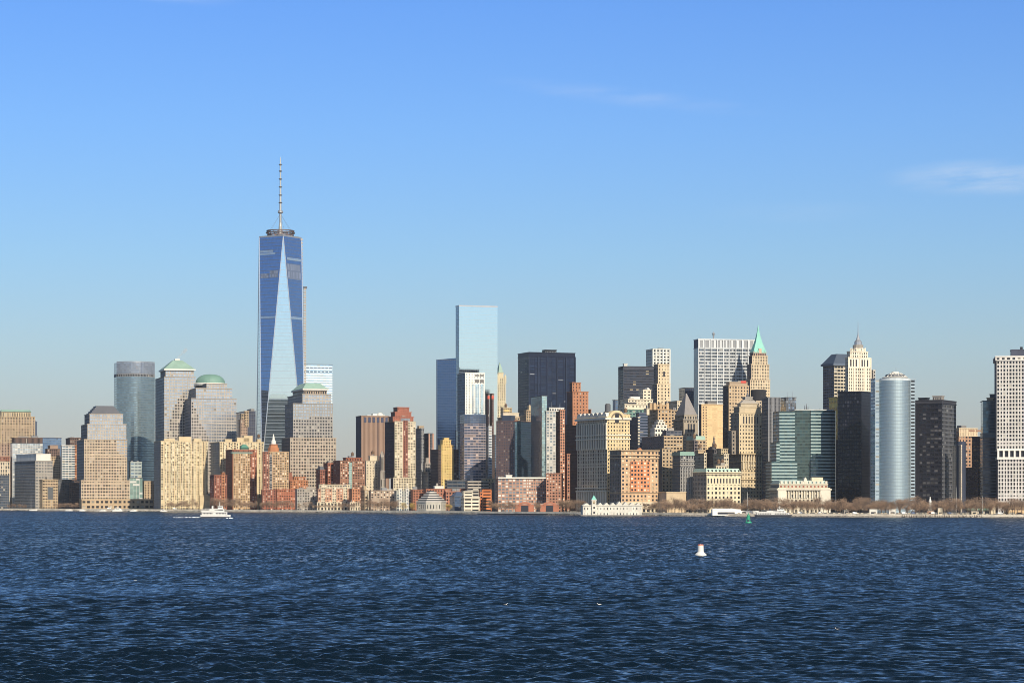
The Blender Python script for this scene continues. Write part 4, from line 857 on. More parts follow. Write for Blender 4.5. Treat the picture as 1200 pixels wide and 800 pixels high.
arc = [(ua + (ub-ua)*t, 6 + 10*t*t - 3*math.sin(math.pi*t)) for t in np.linspace(0, 1, 10)]; b.plan(arc + [(ub, 30), (ua, 30)], 560.5, None, wg, part='curved_wall')
m = MB(); z = b.zof(560.5)
for p, q in zip(arc, arc[1:]): m.poly([(p[0], p[1]-1, z), (q[0], q[1]-1, z), (q[0], q[1]-1, z+1.8), (p[0], p[1]-1, z+1.8)], WHITE); m.poly([(p[0], p[1]-1, z+1.8), (q[0], q[1]-1, z+1.8), (q[0], q[1]+4, z+1.8), (p[0], p[1]+4, z+1.8)], WHITE)
m.build('cornice', b.o); b.tier(592, None, 600, 557, 560.5, plain(WHITE), v0=6, D=8, part='penthouse'); b.done()
b = B('apartment_building', 'brick lower wing with white windows below the teal glass tower', 640, 2960, -10)
b.tier(640, None, 660, 555, None, punch(wall((.44, .22, .14)), GBL, bay=3.2, floor=3.1, wx=.55), D=18); b.done()

# --- low waterfront between the ferry and the brick pavilions
def low(label, x0, x1, y, d, st, th=14, D=16, name='apartment_building', **k):
    b = B(name, label, x0, d, th); b.tier(x0, None, x1, y, None, st, D=D, **k); return b
b = low('grey low block of flats on the esplanade, left of the cream-topped one', 346, 372, 573, 3330, punch(STONE, GBL, bay=3, floor=3, wx=.5)); b.done(2)
b = low('cream-topped low block with brick-red window bays on the esplanade', 371, 411, 573, 3300, punch(wall((.50, .28, .18)), GBL, bay=3.2, floor=3, wx=.5), 12)
T = b.T; b.tier(373, None, 410, 568, 574, punch(CREAMW, GBL, bay=3), v0=1.5, D=12, part='attic'); b.tier(371, None, 411, 588, None, punch(CREAMW, G0, bay=4.5, floor=8, wx=.55, wy=.6), v0=-.8, D=6, part='arcade', roof=None)
for x in (376, 389, 402): b.tier(x, None, x+5, 570.5, 590, punch(CREAMW, GBL, bay=3), v0=-1.6, D=3, part='pale_bay', lip=.2)
b.done(2)
b = low('orange brick end block with cream arcade next to the cream-topped block', 409, 422, 573, 3270, punch(wall((.48, .21, .11)), GBL, bay=3, floor=3.1, wx=.45), 20); b.tier(409, None, 422, 588, None, punch(CREAMW, G0, bay=4, floor=8, wx=.5, wy=.6), v0=-.8, D=5, part='arcade', roof=None); b.done(1)
b = low('small tan block with dark flanks right of the orange brick end block', 423, 431, 574, 3260, punch(TAN, G0, bay=3), 22); T = b.tier(424.5, None, 429, 569.5, 574, plain(TAN), v0=2, D=6, part='upper_block'); b.done()
b = low('low pinkish brick block behind the bare trees at the esplanade', 432, 463, 575, 3250, punch(wall((.40, .30, .22)), GBL, bay=3.4, floor=3, wx=.5)); b.done(2)
b = low('low block of white and dark bays left of the museum', 462, 482, 575, 3235, punch(wall((.40, .40, .36)), GB, bay=4.5, floor=3.2, wx=.55)); b.tier(467, None, 471, 573, None, punch(WHITE, GSK, bay=3), v0=-1, D=5, part='white_bay'); b.tier(475, None, 479, 573, None, punch(WHITE, GSK, bay=3), v0=-1, D=5, part='white_bay'); b.done(2)
b = low('short brick block with rusty bays just left of the stepped museum', 481, 497, 574, 3225, punch(wall((.34, .14, .08)), G0, bay=3, floor=3.1, wx=.4)); b.done(1)
b = low('long red brick wall building behind the stepped museum', 496, 548, 573, 3200, punch(wall((.36, .15, .09)), G0, bay=3.2, floor=3.3, wx=.35), D=20); b.tier(521, None, 540, 576, None, punch(wall((.36, .16, .10)), G0, bay=3.2), v0=-8, D=8, part='front_wing'); b.done(3)
b = low('dark modern low block with strip windows behind the red brick wall building', 521, 548, 563, 3230, punch(DGRAY, GB, bay=8, floor=4.5, wx=.95, wy=.5), name='office_building'); b.tier(508, None, 520, 570, None, plain(WHITE), v0=-5, D=8, part='white_block'); b.done(1)
b = low('grey concrete podium with strip windows under the mauve curved tower', 545, 573, 564, 3190, punch(STONE, G0, bay=8, floor=4, wx=.95, wy=.45), name='office_building'); b.tier(565, None, 583, 561, None, punch(CREAM, G0, bay=4, floor=4, wx=.3, wy=.5), v0=3, D=16, part='stone_wing'); b.done(2)
b = low('dark shaded gap building beside the curved window-grid building', 576, 584, 566, 3050, plain(DARK)); b.done()  # near-black walls hold the gap's shade in their colour
b = B('museum', 'dark pitched glazed hall wedged between the stepped museum and the white strip house', 530, 3120, 20)
T = b.tier(527, None, 546, 582, None, curt(curtain((.10, .16, .28), (.1, .12, .16), .1, .1, metal=.4), 3, 3), D=20); b.hip(T, T[5], b.zof(576), .3, wall((.06, .09, .15), .2, .4), 'pitched_roof'); b.done()
b = B('museum', 'white low house with wide strip openings near the water, centre', 541, 3080, 14)
T = b.tier(540, None, 562, 583, None, punch(wall((.68, .62, .50)), G0, bay=12, floor=4.8, wx=.85, wy=.42, rec=1.2), D=18); T = b.tier(541, None, 554, 576, 583, punch(wall((.68, .62, .50)), G0, bay=12, floor=5, wx=.8, wy=.3), v0=2, D=12, part='upper_block'); b.done(1)
b = B('office_building', 'bright orange brick block with dark strip windows beside the white strip house', 563, 3090, 16)
T = b.tier(561.5, None, 576, 574, None, punch(wall((.60, .20, .07)), G0, bay=9, floor=4.2, wx=.8, wy=.4), D=16); b.tier(561.5, None, 565.5, 577, None, punch(wall((.50, .18, .08)), G0, bay=3), v0=-1, D=4, part='stair_tower'); b.done(1)

b = B('museum', 'grey hexagonal museum with a stepped pyramid roof at the waterside', 506, 3110, 0)
k = b.mpp; cu, cv = b.uof(505.5, 25), 25
MG = wall((.34, .34, .33)); 
def hexa(r): return [(cu + r*math.cos(R(60*i+12)), cv + r*math.sin(R(60*i+12))) for i in range(6)]
m = MB(); hp = hexa(17.8*k)
for i in range(6): facade(m, hp[i], hp[(i+1) % 6], -1, b.zof(588), punch(wall((.45, .43, .38)), G0, bay=4, floor=11, wx=.35, wy=.4), b.panes)
m.build('base_wall', b.o)
for i in range(5):
    za = b.zof(588) + (b.zof(574.5)-b.zof(588))*i/5; zb_ = b.zof(588) + (b.zof(574.5)-b.zof(588))*(i+1)/5
    m = MB(); m.prism(hexa((18.6-3.1*i)*k), za, za+1.3, wall((.62, .60, .55)), None); m.prism(hexa((16.2-3.1*i)*k), za+1.3, zb_, wall((.06, .06, .065)), hexa((15.8-3.1*i)*k)); m.build('roof_tier', b.o)
b.done()
for nm, x0, x1, d in (('left', 604, 626, 2935), ('right', 633, 655, 2925)):
    b = B('pavilion', 'low red brick park pavilion with a wide arch, the %s one of two' % nm, x0, d, 4)
    st = plain(wall((.38, .15, .09))); u0, u1 = b.uof(x0), b.uof(x1); z = b.zof(590.5)
    b.box(u0, u1, 0, 9, -1, z, st, lip=.3, lipmat=wall((.5, .4, .34)))
    uc = (u0+u1)/2
    def arch(m):
        A = [(uc + (8)*math.cos(t), z - .5 + 3.4*math.sin(t)) for t in np.linspace(math.pi, 0, 13)]
        Bq = [(uc + (6)*math.cos(t), z - 2.0 + 3.0*math.sin(t)) for t in np.linspace(math.pi, 0, 13)]
        for i in range(12):
            m.poly([(Bq[i][0], -.8, Bq[i][1]), (A[i][0], -.8, A[i][1]), (A[i+1][0], -.8, A[i+1][1]), (Bq[i+1][0], -.8, Bq[i+1][1])][::-1], st['w'])
            m.poly([(A[i][0], -.8, A[i][1]), (A[i][0], 5, A[i][1]), (A[i+1][0], 5, A[i+1][1]), (A[i+1][0], -.8, A[i+1][1])], wall((.45, .3, .24)))
    b.part('arch', arch); b.part('doorway', lambda m: m.box(uc-4.5, uc+4.5, -.3, -.01, 0, z-1.5, DARK)); b.done()
# ---------------------------------------------------------------- right half: the old office towers round the park
b = B('office_building', 'tall palazzo block with a colonnaded top, white roof lunettes and a cream arched gable', 711.5, 2860, 26)
wsh = punch(wall((.56, .46, .34)), glass((.012, .012, .016), pb=.1, blind=(.5, .4, .28)), bay=6.6, floor=4.2, wx=.52, wy=.68, rec=.8); wfr = punch(wall((.62, .49, .28)), G0, bay=3.4, floor=3.6, wx=.4, wy=.5)
b.th = R(26); b.o.rotation_euler.z = b.th; b.c, b.s = math.cos(b.th), math.sin(b.th)
T = b.tier(676.5, 711.5, 738, 489, None, wfr, wsh, D=95)
u0, u1, v0, v1, z0, z1 = T; LC = wall((.62, .58, .50)); CL = wall((.68, .60, .48))
b.part('colonnade_shade', lambda m: m.box(u0-.35, u0-.01, v0+1, v1-1, z1-36, z1-8, wall((.10, .085, .07))))  # dark strip on the wall stands in for shade behind the piers
for i in range(13):                                                # colonnade of piers along the shaded side
    v = v0 + 1.5 + (v1-v0-3)*i/12
    for za, zb_ in ((z1-38, z1-6), (3, b.zof(574))): b.part('pier', lambda m: m.box(u0-1.6, u0-.01, v-1.2, v+1.2, za, zb_, CL))
for y in (510, 514.5, 572, 576): b.part('cornice', lambda m: m.box(u0-2.2, u1+.8, v0-1.0, v1+.8, b.zof(y), b.zof(y)+1.3, CL))
b.part('main_cornice', lambda m: m.box(u0-3, u1+1.5, v0-1.5, v1+1, z1-2.5, z1, LC))
for i in range(7):                                                 # row of lunettes on the roof edge
    v = v0 + 7 + (v1-v0-12)*i/6
    b.part('lunette', lambda m: m.quads([[(u0-.5, v+6*math.cos(t), z1+6.5*math.sin(t)), (u0+12, v+6*math.cos(t), z1+6.5*math.sin(t)), (u0+12, v+6*math.cos(t+.35), z1+6.5*math.sin(t+.35)), (u0-.5, v+6*math.cos(t+.35), z1+6.5*math.sin(t+.35))] for t in np.arange(0, 3.1, .35)] + [[(u0-.45, v+6*math.cos(t), z1), (u0-.45, v+6*math.cos(t), z1+6.5*math.sin(t)), (u0-.45, v+6*math.cos(t+.35), z1+6.5*math.sin(t+.35)), (u0-.45, v+6*math.cos(t+.35), z1)] for t in np.arange(0, 3.1, .35)], None, LC))
w = u1-u0; uc = u0 + w*.42; rr = w*.30; GC = wall((.64, .52, .31))
def gable(m):
    P_ = [(uc-rr*1.15, z1-6)] + [(uc + rr*1.15*math.cos(t), z1 + rr*.95*math.sin(t)) for t in np.linspace(math.pi, 0, 15)] + [(uc+rr*1.15, z1-6)]
    m.poly([(p, v0-.6, z) for p, z in P_], GC)
    for (p, z), (q, y) in zip(P_, P_[1:]): m.poly([(p, v0-.6, z), (p, v0+8, z), (q, v0+8, y), (q, v0-.6, y)][::-1], GC)
b.part('arched_gable', gable)
b.part('arch_moulding', lambda m: [m.tube((uc + rr*.8*math.cos(t), v0-1.2, z1-2 + rr*.8*math.sin(t)), (uc + rr*.8*math.cos(t+.25), v0-1.2, z1-2 + rr*.8*math.sin(t+.25)), .8, .8, wall((.2, .16, .12)), 5) for t in np.arange(0, 3.0, .25)])
b.part('arch_window', lambda m: m.box(uc-2.6, uc+2.6, v0-.9, v0-.61, z1-6, z1+4, DARK))
b.tier(725, None, 738.5, 486, 492, wfr, v0=1, D=12, part='shoulder', lip=.2); b.clutter(2, tank=1); b.done(minpx=.9)

b = B('office_building', 'broad orange brick block with an orange centre panel, right behind the pier house', 728, 2790, 24)
T = b.tier(714.5, 728, 771.5, 528, 588, punch(wall((.55, .37, .22)), glass(pb=.25, blind=(.8, .7, .5)), bay=3.9, floor=3.9, wx=.45, wy=.5, rec=.5), punch(wall((.20, .16, .14)), G0, bay=3.4, floor=3.9, wx=.6, wy=.6), D=60, part='wall')
u0, u1, v0, v1, z0, z1 = T; w = u1-u0
b.box(u0+w*.24, u0+w*.76, v0-.9, v0-.01, b.zof(576), b.zof(540), punch(wall((.62, .26, .12)), glass(pb=.4, blind=(.85, .75, .6)), bay=3.4, floor=3.9, wx=.5, wy=.5, rec=.4), part='orange_panel', roof=None)
for y, o_ in ((533.5, 1.2), (537, .8), (577.5, .8), (528, 1.4)): b.band(y, 1.1, o_, wall((.5, .36, .22)), 'cornice', T)
b.tier(714, 727.8, 771.8, 588, None, punch(CREAMW, G0, bay=5.5, floor=6, wx=.55, wy=.6, rec=.6), punch(STONE), v0=-.8, D=61, part='arcaded_base', roof=None)
b.part('pediment', lambda m: m.prism([(u0+w*.42, v0-.5), (u0+w*.58, v0-.5), (u0+w*.58, v0+3), (u0+w*.42, v0+3)], z1, z1+3.5, ORANGE, [(u0+w*.48, v0-.5), (u0+w*.52, v0-.5), (u0+w*.52, v0+3), (u0+w*.48, v0+3)]))
b.clutter(5, tank=3, mats=(WHITE, STONE, GRAY, CREAM)); b.done()
b = B('office_building', 'plain cream and brown shaft between the orange brick block and the green-roofed grey block', 771, 2870, 22)
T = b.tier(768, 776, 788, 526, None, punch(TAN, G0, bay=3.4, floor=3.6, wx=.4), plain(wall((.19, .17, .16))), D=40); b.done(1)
T = None
b = B('office_building', 'low grey box with a blank tan wall at the edge of the bare trees', 781, 2790, 22)
b.tier(771, 781, 804, 577, None, plain(wall((.55, .43, .28))), plain(wall((.30, .27, .24))), D=30); b.done()
b = B('office_building', 'tall narrow grey block with a green copper cornice and strong vertical ribs', 789, 2810, 10)
T = b.tier(788, None, 813, 533.5, None, punch(wall((.27, .26, .25)), G0, bay=2.9, floor=3.5, wx=.5, wy=.65, rec=.6), D=40)
b.piers(T, 8, .9, 1.0, wall((.33, .32, .30)), z0=6, z1=T[5]-14); b.band(545, 1.0, 1.0, STONE); b.band(541, 1, 1.0, STONE); b.hip((T[0]-1, T[1]+1, T[2]-1, T[3]+1), T[5], b.zof(529), .94, COPPER, 'green_cornice'); b.done(1)
b = B('office_building', 'cream block with a long pale green copper mansard facing the park trees', 828, 2770, 22)
cp = punch(wall((.66, .58, .40)), G0, bay=4.1, floor=4.3, wx=.42, wy=.5, rec=.5)
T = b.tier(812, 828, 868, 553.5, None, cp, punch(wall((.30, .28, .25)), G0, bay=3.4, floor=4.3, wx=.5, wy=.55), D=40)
u0, u1, v0, v1, z0, z1 = T
b.row('tall_window', T, [u0 + (u1-u0)*(i+.5)/11 for i in range(11)], z1-12.2, z1-6.6, 1.6, DARK, wall((.66, .58, .40)))
for y, o_ in ((556, .9), (553.8, 1.6)): b.band(y, .9, o_, CREAMW, 'cornice', T)
b.hip((u0-.5, u1+.5, v0-.5, v1+.5), z1, b.zof(548.5), .93, wall((.45, .60, .50), .2, .6, name='copper_patina'), 'mansard_roof', kv=.8)
for i in range(9): b.part('dormer', lambda m: m.box(u0 + (u1-u0)*(i+.4)/9, u0 + (u1-u0)*(i+.68)/9, v0-.2, v0+3, z1+.8, z1+3.2, DARK))
b.done(minpx=1)
b = B('office_building', 'cream building with a bright green attic above the green-cornice grey block', 808, 2960, 20)
T = b.tier(804, None, 827, 516, None, punch(TAN, G0, bay=3.2)); b.hip(T, T[5], b.zof(510.5), .9, COPPERL, 'green_attic'); b.tier(812, None, 817.5, 516, None, punch(wall((.12, .1, .1)), G0, bay=3), v0=-.6, D=3, part='dark_bay', roof=None); b.done(2, 1)  # dark windowed strip stands slightly proud of the front
b = B('office_building', 'cream block with white balconied upper floors just behind the pale green mansard', 814, 2880, 20)
T = b.tier(813, None, 828, 531, None, punch(CREAMW, G0, bay=3.2)); T = b.tier(815, None, 825, 528, 531, plain(TAN), v0=2, D=8, part='upper_block'); b.done(1, 1)
b = B('office_building', 'ornate cream corner house with rooftop huts between the mansard and the stepped cream tower', 838, 2870, 20)
T = b.tier(836, None, 854, 532, None, punch(CREAMW, G0, bay=3.0)); T = b.tier(840, None, 853, 526, 532, punch(CREAM, G0, bay=3.0), v0=2, D=12, part='upper_block'); b.tier(837, None, 852, 546, None, punch(CREAMW, G0, bay=3), v0=-5, D=5, part='front_bay'); b.done(2, 2)
b = B('office_building', 'dark cluttered gap block with tanks and a dark spire behind the mansard', 826, 2950, 20)
T = b.tier(825, None, 842, 527, None, punch(wall((.10, .09, .09)), GDK, bay=3)); b.part('dark_spire', lambda m: m.ring(b.uof(839), 6, [(3, T[5]), (2.2, T[5]+8), (.8, T[5]+12), (1.2, T[5]+14), (.1, T[5]+18)], wall((.14, .12, .11)), 8)); b.done(4, 2)
b = B('office_building', 'wide grey-brown setback block with cream right part above the orange brick block', 762, 3000, 18)
T = b.tier(752, 778, 800, 511, None, punch(TAN, G0, bay=3.6, floor=3.6, wx=.6, wy=.4), punch(wall((.17, .15, .15)), G0, bay=8, floor=4, wx=.3, wy=.3), D=60)
T = b.tier(776, None, 799, 505, 511, punch(wall((.14, .14, .16)), GB, bay=5, floor=4, wx=.8, wy=.5), v0=4, D=14, part='attic'); b.done(2)
b = B('office_building', 'small white tiered wedding-cake building on the middle rooftops', 768, 3060, 18)
for i, (a, c, y0, y1) in enumerate(((762, 784, 502, None), (764.5, 781.5, 498, 502), (767, 779, 494.5, 498), (769, 777, 492.5, 494.5))): b.tier(a, None, c, y0, y1, punch(wall((.72, .68, .58), .1), G0, bay=3.5, floor=4.5, wx=.5, wy=.45), v0=i*1.5, D=16-i*2, part='tier')
b.done()
b = B('office_building', 'tan brown blocky art deco building with small dark windows, centre right', 760, 3160, 18)
dc = punch(wall((.50, .35, .20)), G0, bay=3.8, floor=3.7, wx=.5, wy=.5, rec=.6)
T = b.tier(758, 760, 787, 480, None, dc, D=40); T = b.tier(763, None, 782, 475, 480, dc, v0=2, D=20, part='upper_block')
for a in (759.5, 764, 771, 779): b.tier(a, None, a+5, 472, 480, plain(wall((.50, .35, .20))), v0=1, D=6, part='buttress_top', lip=0)
b.done(1)
b = B('office_building', 'cluster of slim blue-grey and cream banded towers behind the arched gable', 740, 3100, 20)
T = b.tier(737, None, 750, 489, None, punch(wall((.55, .50, .40)), GB, bay=8, floor=3.8, wx=1, wy=.45), punch(DGRAY)); T = b.tier(745, 749, 759, 484, None, punch(wall((.12, .14, .2)), GB, bay=6, floor=3.8, wx=1, wy=.5), v0=5, part='dark_shaft'); b.tier(755, None, 761, 479, 486, plain(CREAMW), v0=4, D=8, part='cream_top'); b.done(3)
b = B('office_building', 'white stepped office building with terraces and green trellised penthouse, above the lunette roof', 722, 3260, 18)
ww = punch(wall((.68, .60, .45), .15), G0, bay=4, floor=3.8, wx=.4, wy=.35)
T = b.tier(720, None, 764, 474, None, ww, D=40); T = b.tier(727, None, 765, 468, 474, ww, v0=3, D=30, part='upper_terrace'); T2 = b.tier(748, None, 763, 457, 468, ww, v0=5, D=18, part='tower_block', lip=.3)
b.hip((T2[1]-5, T2[1], T2[2], T2[3]), T2[5], T2[5]+4, .3, WHITE, 'gable'); b.tier(731, None, 757, 480, None, punch(COPPER, GB, bay=5, floor=4, wx=.6, wy=.5), v0=-4, D=6, part='green_penthouse'); b.tier(735, None, 746, 471.3, 473, plain(DARK), v0=2.5, D=2, part='dark_strip', roof=None, lip=0)
b.T = T; b.clutter(4, mats=(WHITE, STONE, DGRAY)); b.done()
b = B('office_building', 'round dark rooftop tank house and dark block left of the white stepped offices', 712, 3150, 18)
T = b.tier(708, None, 722, 482, None, punch(DGRAY, G0)); b.part('drum', lambda m: m.ring(b.uof(714), 6, [(3.4*b.mpp, T[5]), (3.4*b.mpp, b.zof(474)), (2.6*b.mpp, b.zof(473.5)), (2.4*b.mpp, b.zof(472.5))], DGRAY, 14)); b.tier(718, None, 724, 469, None, curt(curtain((.10, .16, .26), metal=.4)), v0=5, D=10, part='glass_hut'); b.done()
b = B('office_tower', 'black banded tower with a cut left corner behind the white stepped offices', 729, 3500, 12, 'skyscraper')
T = b.tier(724.5, 730.5, 768, 433, None, punch(wall((.05, .055, .075), .2, .5), glass((.03, .035, .05), pb=.08, blind=(.4, .32, .2), metal=.4), bay=5, floor=3.9, wx=.97, wy=.5, rec=.4), D=44); b.tier(724.5, 730.5, 768, 429.5, 433, plain(wall((.07, .075, .095))), v0=-.4, D=45, part='crown'); T = b.T
b.box(T[0]+2, T[0]+7, 3, 9, T[5], T[5]+4, plain(WHITE), part='penthouse'); b.done()
b = B('apartment_tower', 'white concrete tower with grouped windows rising behind the cream art deco shaft', 759, 3650, 14, 'skyscraper')
T = b.tier(757, 758.5, 785, 409, None, punch(wall((.66, .66, .60), .1), G0, bay=4.4, floor=3.9, wx=.45, wy=.55, rec=.6), D=36); b.piers(T, 5, 1.6, .9, wall((.7, .7, .64), .1)); b.done(1)
b = B('office_tower', 'slim cream art deco shaft with one tall dark niche near the top', 770, 3360, 18, 'skyscraper')
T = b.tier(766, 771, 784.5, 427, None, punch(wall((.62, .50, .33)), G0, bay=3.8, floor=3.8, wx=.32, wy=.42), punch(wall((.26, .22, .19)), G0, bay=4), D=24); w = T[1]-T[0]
b.part('tall_niche', lambda m: m.box(T[0]+w*.46, T[0]+w*.60, T[2]-.3, T[2]-.01, b.zof(441), b.zof(435), DARK)); b.tier(764.5, 770, 785.5, 450, None, punch(wall((.62, .50, .33)), G0, bay=3.8, floor=3.8, wx=.32), punch(wall((.26, .22, .19)), G0, bay=4), v0=-2, D=28, part='lower_shaft'); b.done()
b = B('office_building', 'pale cream midrise between the art deco shaft and the grey pyramid', 785, 3300, 18)
T = b.tier(784, None, 802, 470, None, punch(CREAMW, G0, bay=3.6)); b.tier(784, None, 794, 481, None, punch(TAN, G0, bay=3.6), v0=-8, D=8, part='front_block'); b.done(2)
b = B('office_tower', 'plain navy tower standing behind the grey stone pyramid roof', 797, 3600, 14, 'skyscraper')
b.tier(795.5, None, 816, 454.5, None, curt(curtain((.04, .06, .11), metal=.4, sf=.4, spand=(.02, .025, .05)))); b.done()
b = B('office_tower', 'grey stone tower with a tall stepped pyramid roof and arched loggia', 801, 3200, 22, 'skyscraper')
pg = punch(wall((.36, .31, .24)), G0, bay=3.3, floor=3.6, wx=.45)
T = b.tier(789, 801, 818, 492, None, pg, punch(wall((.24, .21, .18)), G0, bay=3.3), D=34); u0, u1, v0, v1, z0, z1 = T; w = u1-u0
b.row('loggia_opening', T, [u0+w*f for f in (.34, .53, .72)], z1-16, z1-5, w*.11, DARK, wall((.36, .31, .24)))
b.band(492, 1.4, 1.2, STONE); T = b.tier(791, 802, 817, 486.5, 492, pg, punch(wall((.24, .21, .18)), G0, bay=3.3), v0=2, D=30, part='attic'); u0, u1, v0, v1, z0, z1 = T
PY = wall((.27, .25, .24)); cu, cv = (u0+u1)/2, (v0+v1)/2; za = b.zof(461)
b.part('stepped_pyramid', lambda m: [m.prism([(cu+(p-cu)*k, cv+(q-cv)*k) for p, q in ((u0, v0), (u1, v0), (u1, v1), (u0, v1))], z1+.9 + (za-z1)*i/14, z1+.9 + (za-z1)*(i+1)/14, PY, [(cu+(p-cu)*(k-.045), cv+(q-cv)*(k-.045)) for p, q in ((u0, v0), (u1, v0), (u1, v1), (u0, v1))]) for i, k in ((i, .98-i*.066) for i in range(14))]); b.done()
b = B('office_tower', 'plain buff slab with few windows, left of the cream tower with the red sign', 821, 3140, 22, 'skyscraper')
T = b.tier(819, 822, 847, 474, None, punch(wall((.66, .47, .25)), wall((.60, .43, .23)), bay=7, floor=3.6, wx=.3, wy=.3, rec=.1), punch(DARK), D=26); w = T[1]-T[0]
b.part('window_column', lambda m: [m.box(T[0]+a, T[0]+a+1.3, T[2]-.25, T[2]-.01, z, z+1.8, DARK) for a in (2, 6.2) for z in np.arange(20, T[5]-4, 3.6)])
T = b.tier(826, None, 840, 470.5, 474, plain(wall((.2, .19, .18))), v0=3, D=8, part='penthouse'); T=b.tier(846, None, 850, 502, None, punch(wall((.10, .09, .09))), v0=8, D=10, part='dark_annex'); b.done()
b = B('office_tower', 'broad white gridded slab tower, widest of the skyline, behind the green spire', 818, 3480, 12, 'skyscraper')
cg = punch(wall((.50, .52, .52), .08, .5), glass((.08, .10, .13), pb=.15, blind=(.4, .4, .4), metal=.4), bay=2.2, floor=3.9, wx=.94, wy=.55, rec=.3)
T = b.tier(813, 818.5, 884, 408, None, cg, curt(curtain((.07, .10, .17), (.1, .12, .18), .1, .0, (.05, .07, .12), .4, .3), 3, 4), D=40)
b.tier(813, 818.5, 884, 397.5, 408, punch(wall((.62, .64, .64), .08, .5), wall((.30, .31, .32)), bay=8.4, floor=13, wx=.72, wy=.8, rec=.5), plain(wall((.06, .08, .13))), D=40, part='mechanical_crown')
b.piers(T, 9, 1.0, 1.1, wall((.66, .68, .68), .08, .5), z1=b.zof(397.5)); b.T = T[:5] + (b.zof(397.5),); b.clutter(0, mast=2)
b.part('dish', lambda m: m.ring(b.uof(838), 8, [(.5, b.zof(397)), (1.2, b.zof(393)), (2.0, b.zof(390)), (.3, b.zof(388))], METAL, 10)); b.done(minpx=2.0)
b = B('office_tower', 'cream tower with a tall turquoise copper pyramid and needle spire', 880, 3430, 20, 'skyscraper')
tr = punch(wall((.60, .48, .32)), G0, bay=3.4, floor=3.7, wx=.42, wy=.5)
tr_shade = punch(wall((.11, .10, .11)), GDK, bay=3.4)  # dark copy of the cream wall, shade of the left face coloured in
b.tier(874, 879, 902.5, 445, None, tr, tr_shade, D=34, part='base'); b.tier(875.5, 880.5, 901.5, 427, 446, tr, tr_shade, v0=2, D=30, part='shaft'); T = b.tier(877.5, 881.5, 899.5, 417, 427, tr, tr_shade, v0=4, D=26, part='upper_shaft')
T = b.tier(879, 883, 898, 413, 417.2, punch(wall((.56, .36, .26)), G0, bay=3), tr_shade, v0=5, D=22, part='belvedere'); u0, u1, v0, v1, z0, z1 = T; cu, cv = (u0+u1)/2, (v0+v1)/2
TQ = wall((.25, .60, .50), .25, .55, name='copper_patina'); sq = [(u0-.5, v0-.5), (u1+.5, v0-.5), (u1+.5, v1+.5), (u0-.5, v1+.5)]
def sc_(k): return [(cu+(p-cu)*k, cv+(q-cv)*k) for p, q in sq]
def pyr(m):
    for (y0, k0), (y1, k1) in zip(((413, 1), (407, .76), (400, .47), (393, .27), (388, .15), (384, .10), (379.5, .01)), ((407, .76), (400, .47), (393, .27), (388, .15), (384, .10), (379.5, .01), (379.4, .005))): m.prism(sc_(k0), b.zof(y0), b.zof(y1), TQ, sc_(k1))
b.part('copper_pyramid', pyr); b.part('dormer', lambda m: m.box(cu-2.2, cu+2.2, v0-1, v0+5, z1-1, z1+6, wall((.56, .40, .3))))
for f in (.12, .35, .65, .88): b.part('dormer', lambda m: m.box(u0+(u1-u0)*f-.7, u0+(u1-u0)*f+.7, v0-.8, v0+3, z1, z1+3, TQ))
b.done()
b = B('office_tower', 'cream tower with a small red sign on top, in front of the white slab', 853, 3200, 20, 'skyscraper')
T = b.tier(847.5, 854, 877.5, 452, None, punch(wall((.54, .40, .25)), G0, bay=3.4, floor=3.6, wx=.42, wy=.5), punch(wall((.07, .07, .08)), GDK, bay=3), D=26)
T = b.tier(851, 855, 876, 448, 452, plain(wall((.42, .32, .22))), v0=2, D=16, part='attic'); w = T[1]-T[0]; b.part('red_sign', lambda m: m.box(T[0]+w*.62, T[0]+w*.92, T[2]-.5, T[2]-.1, T[5]-.5, T[5]+2.4, flat((.6, .08, .05)))); b.done(1)
b = B('office_building', 'black flat-topped cylinder block on a cream base below the turquoise spire', 885, 3250, 18)
T = b.tier(878, None, 902, 470, None, punch(wall((.52, .42, .30)), G0), D=24); b.part('black_drum', lambda m: m.ring(b.uof(893.5), 14, [(9*b.mpp, b.zof(470)), (9*b.mpp, b.zof(456.5)), (8.6*b.mpp, b.zof(456))], wall((.035, .035, .04)), 24)); b.done()
b = B('office_tower', 'tall stepped cream tower with a colonnaded belt and a stone pyramid top', 866, 2980, 20, 'skyscraper')
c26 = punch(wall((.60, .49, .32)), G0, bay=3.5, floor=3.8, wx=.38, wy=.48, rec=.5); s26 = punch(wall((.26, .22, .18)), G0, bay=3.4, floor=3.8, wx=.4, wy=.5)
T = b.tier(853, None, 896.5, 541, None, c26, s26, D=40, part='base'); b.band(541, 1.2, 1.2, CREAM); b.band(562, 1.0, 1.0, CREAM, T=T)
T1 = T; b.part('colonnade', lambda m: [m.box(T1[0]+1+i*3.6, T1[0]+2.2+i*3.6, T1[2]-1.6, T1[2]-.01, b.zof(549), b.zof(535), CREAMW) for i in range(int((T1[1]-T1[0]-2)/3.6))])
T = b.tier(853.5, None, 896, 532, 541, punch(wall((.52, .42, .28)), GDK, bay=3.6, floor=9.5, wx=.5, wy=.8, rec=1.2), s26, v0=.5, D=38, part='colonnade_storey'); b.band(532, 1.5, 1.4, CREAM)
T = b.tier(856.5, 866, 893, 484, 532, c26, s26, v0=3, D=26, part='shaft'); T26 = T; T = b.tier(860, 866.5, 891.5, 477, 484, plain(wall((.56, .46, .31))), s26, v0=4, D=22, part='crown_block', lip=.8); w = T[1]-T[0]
b.row('crown_window', T26, [T26[0]+(T26[1]-T26[0])*(.2+.12*i) for i in range(6)], b.zof(496), b.zof(487.5), 1.5, DARK, wall((.58, .48, .32)))
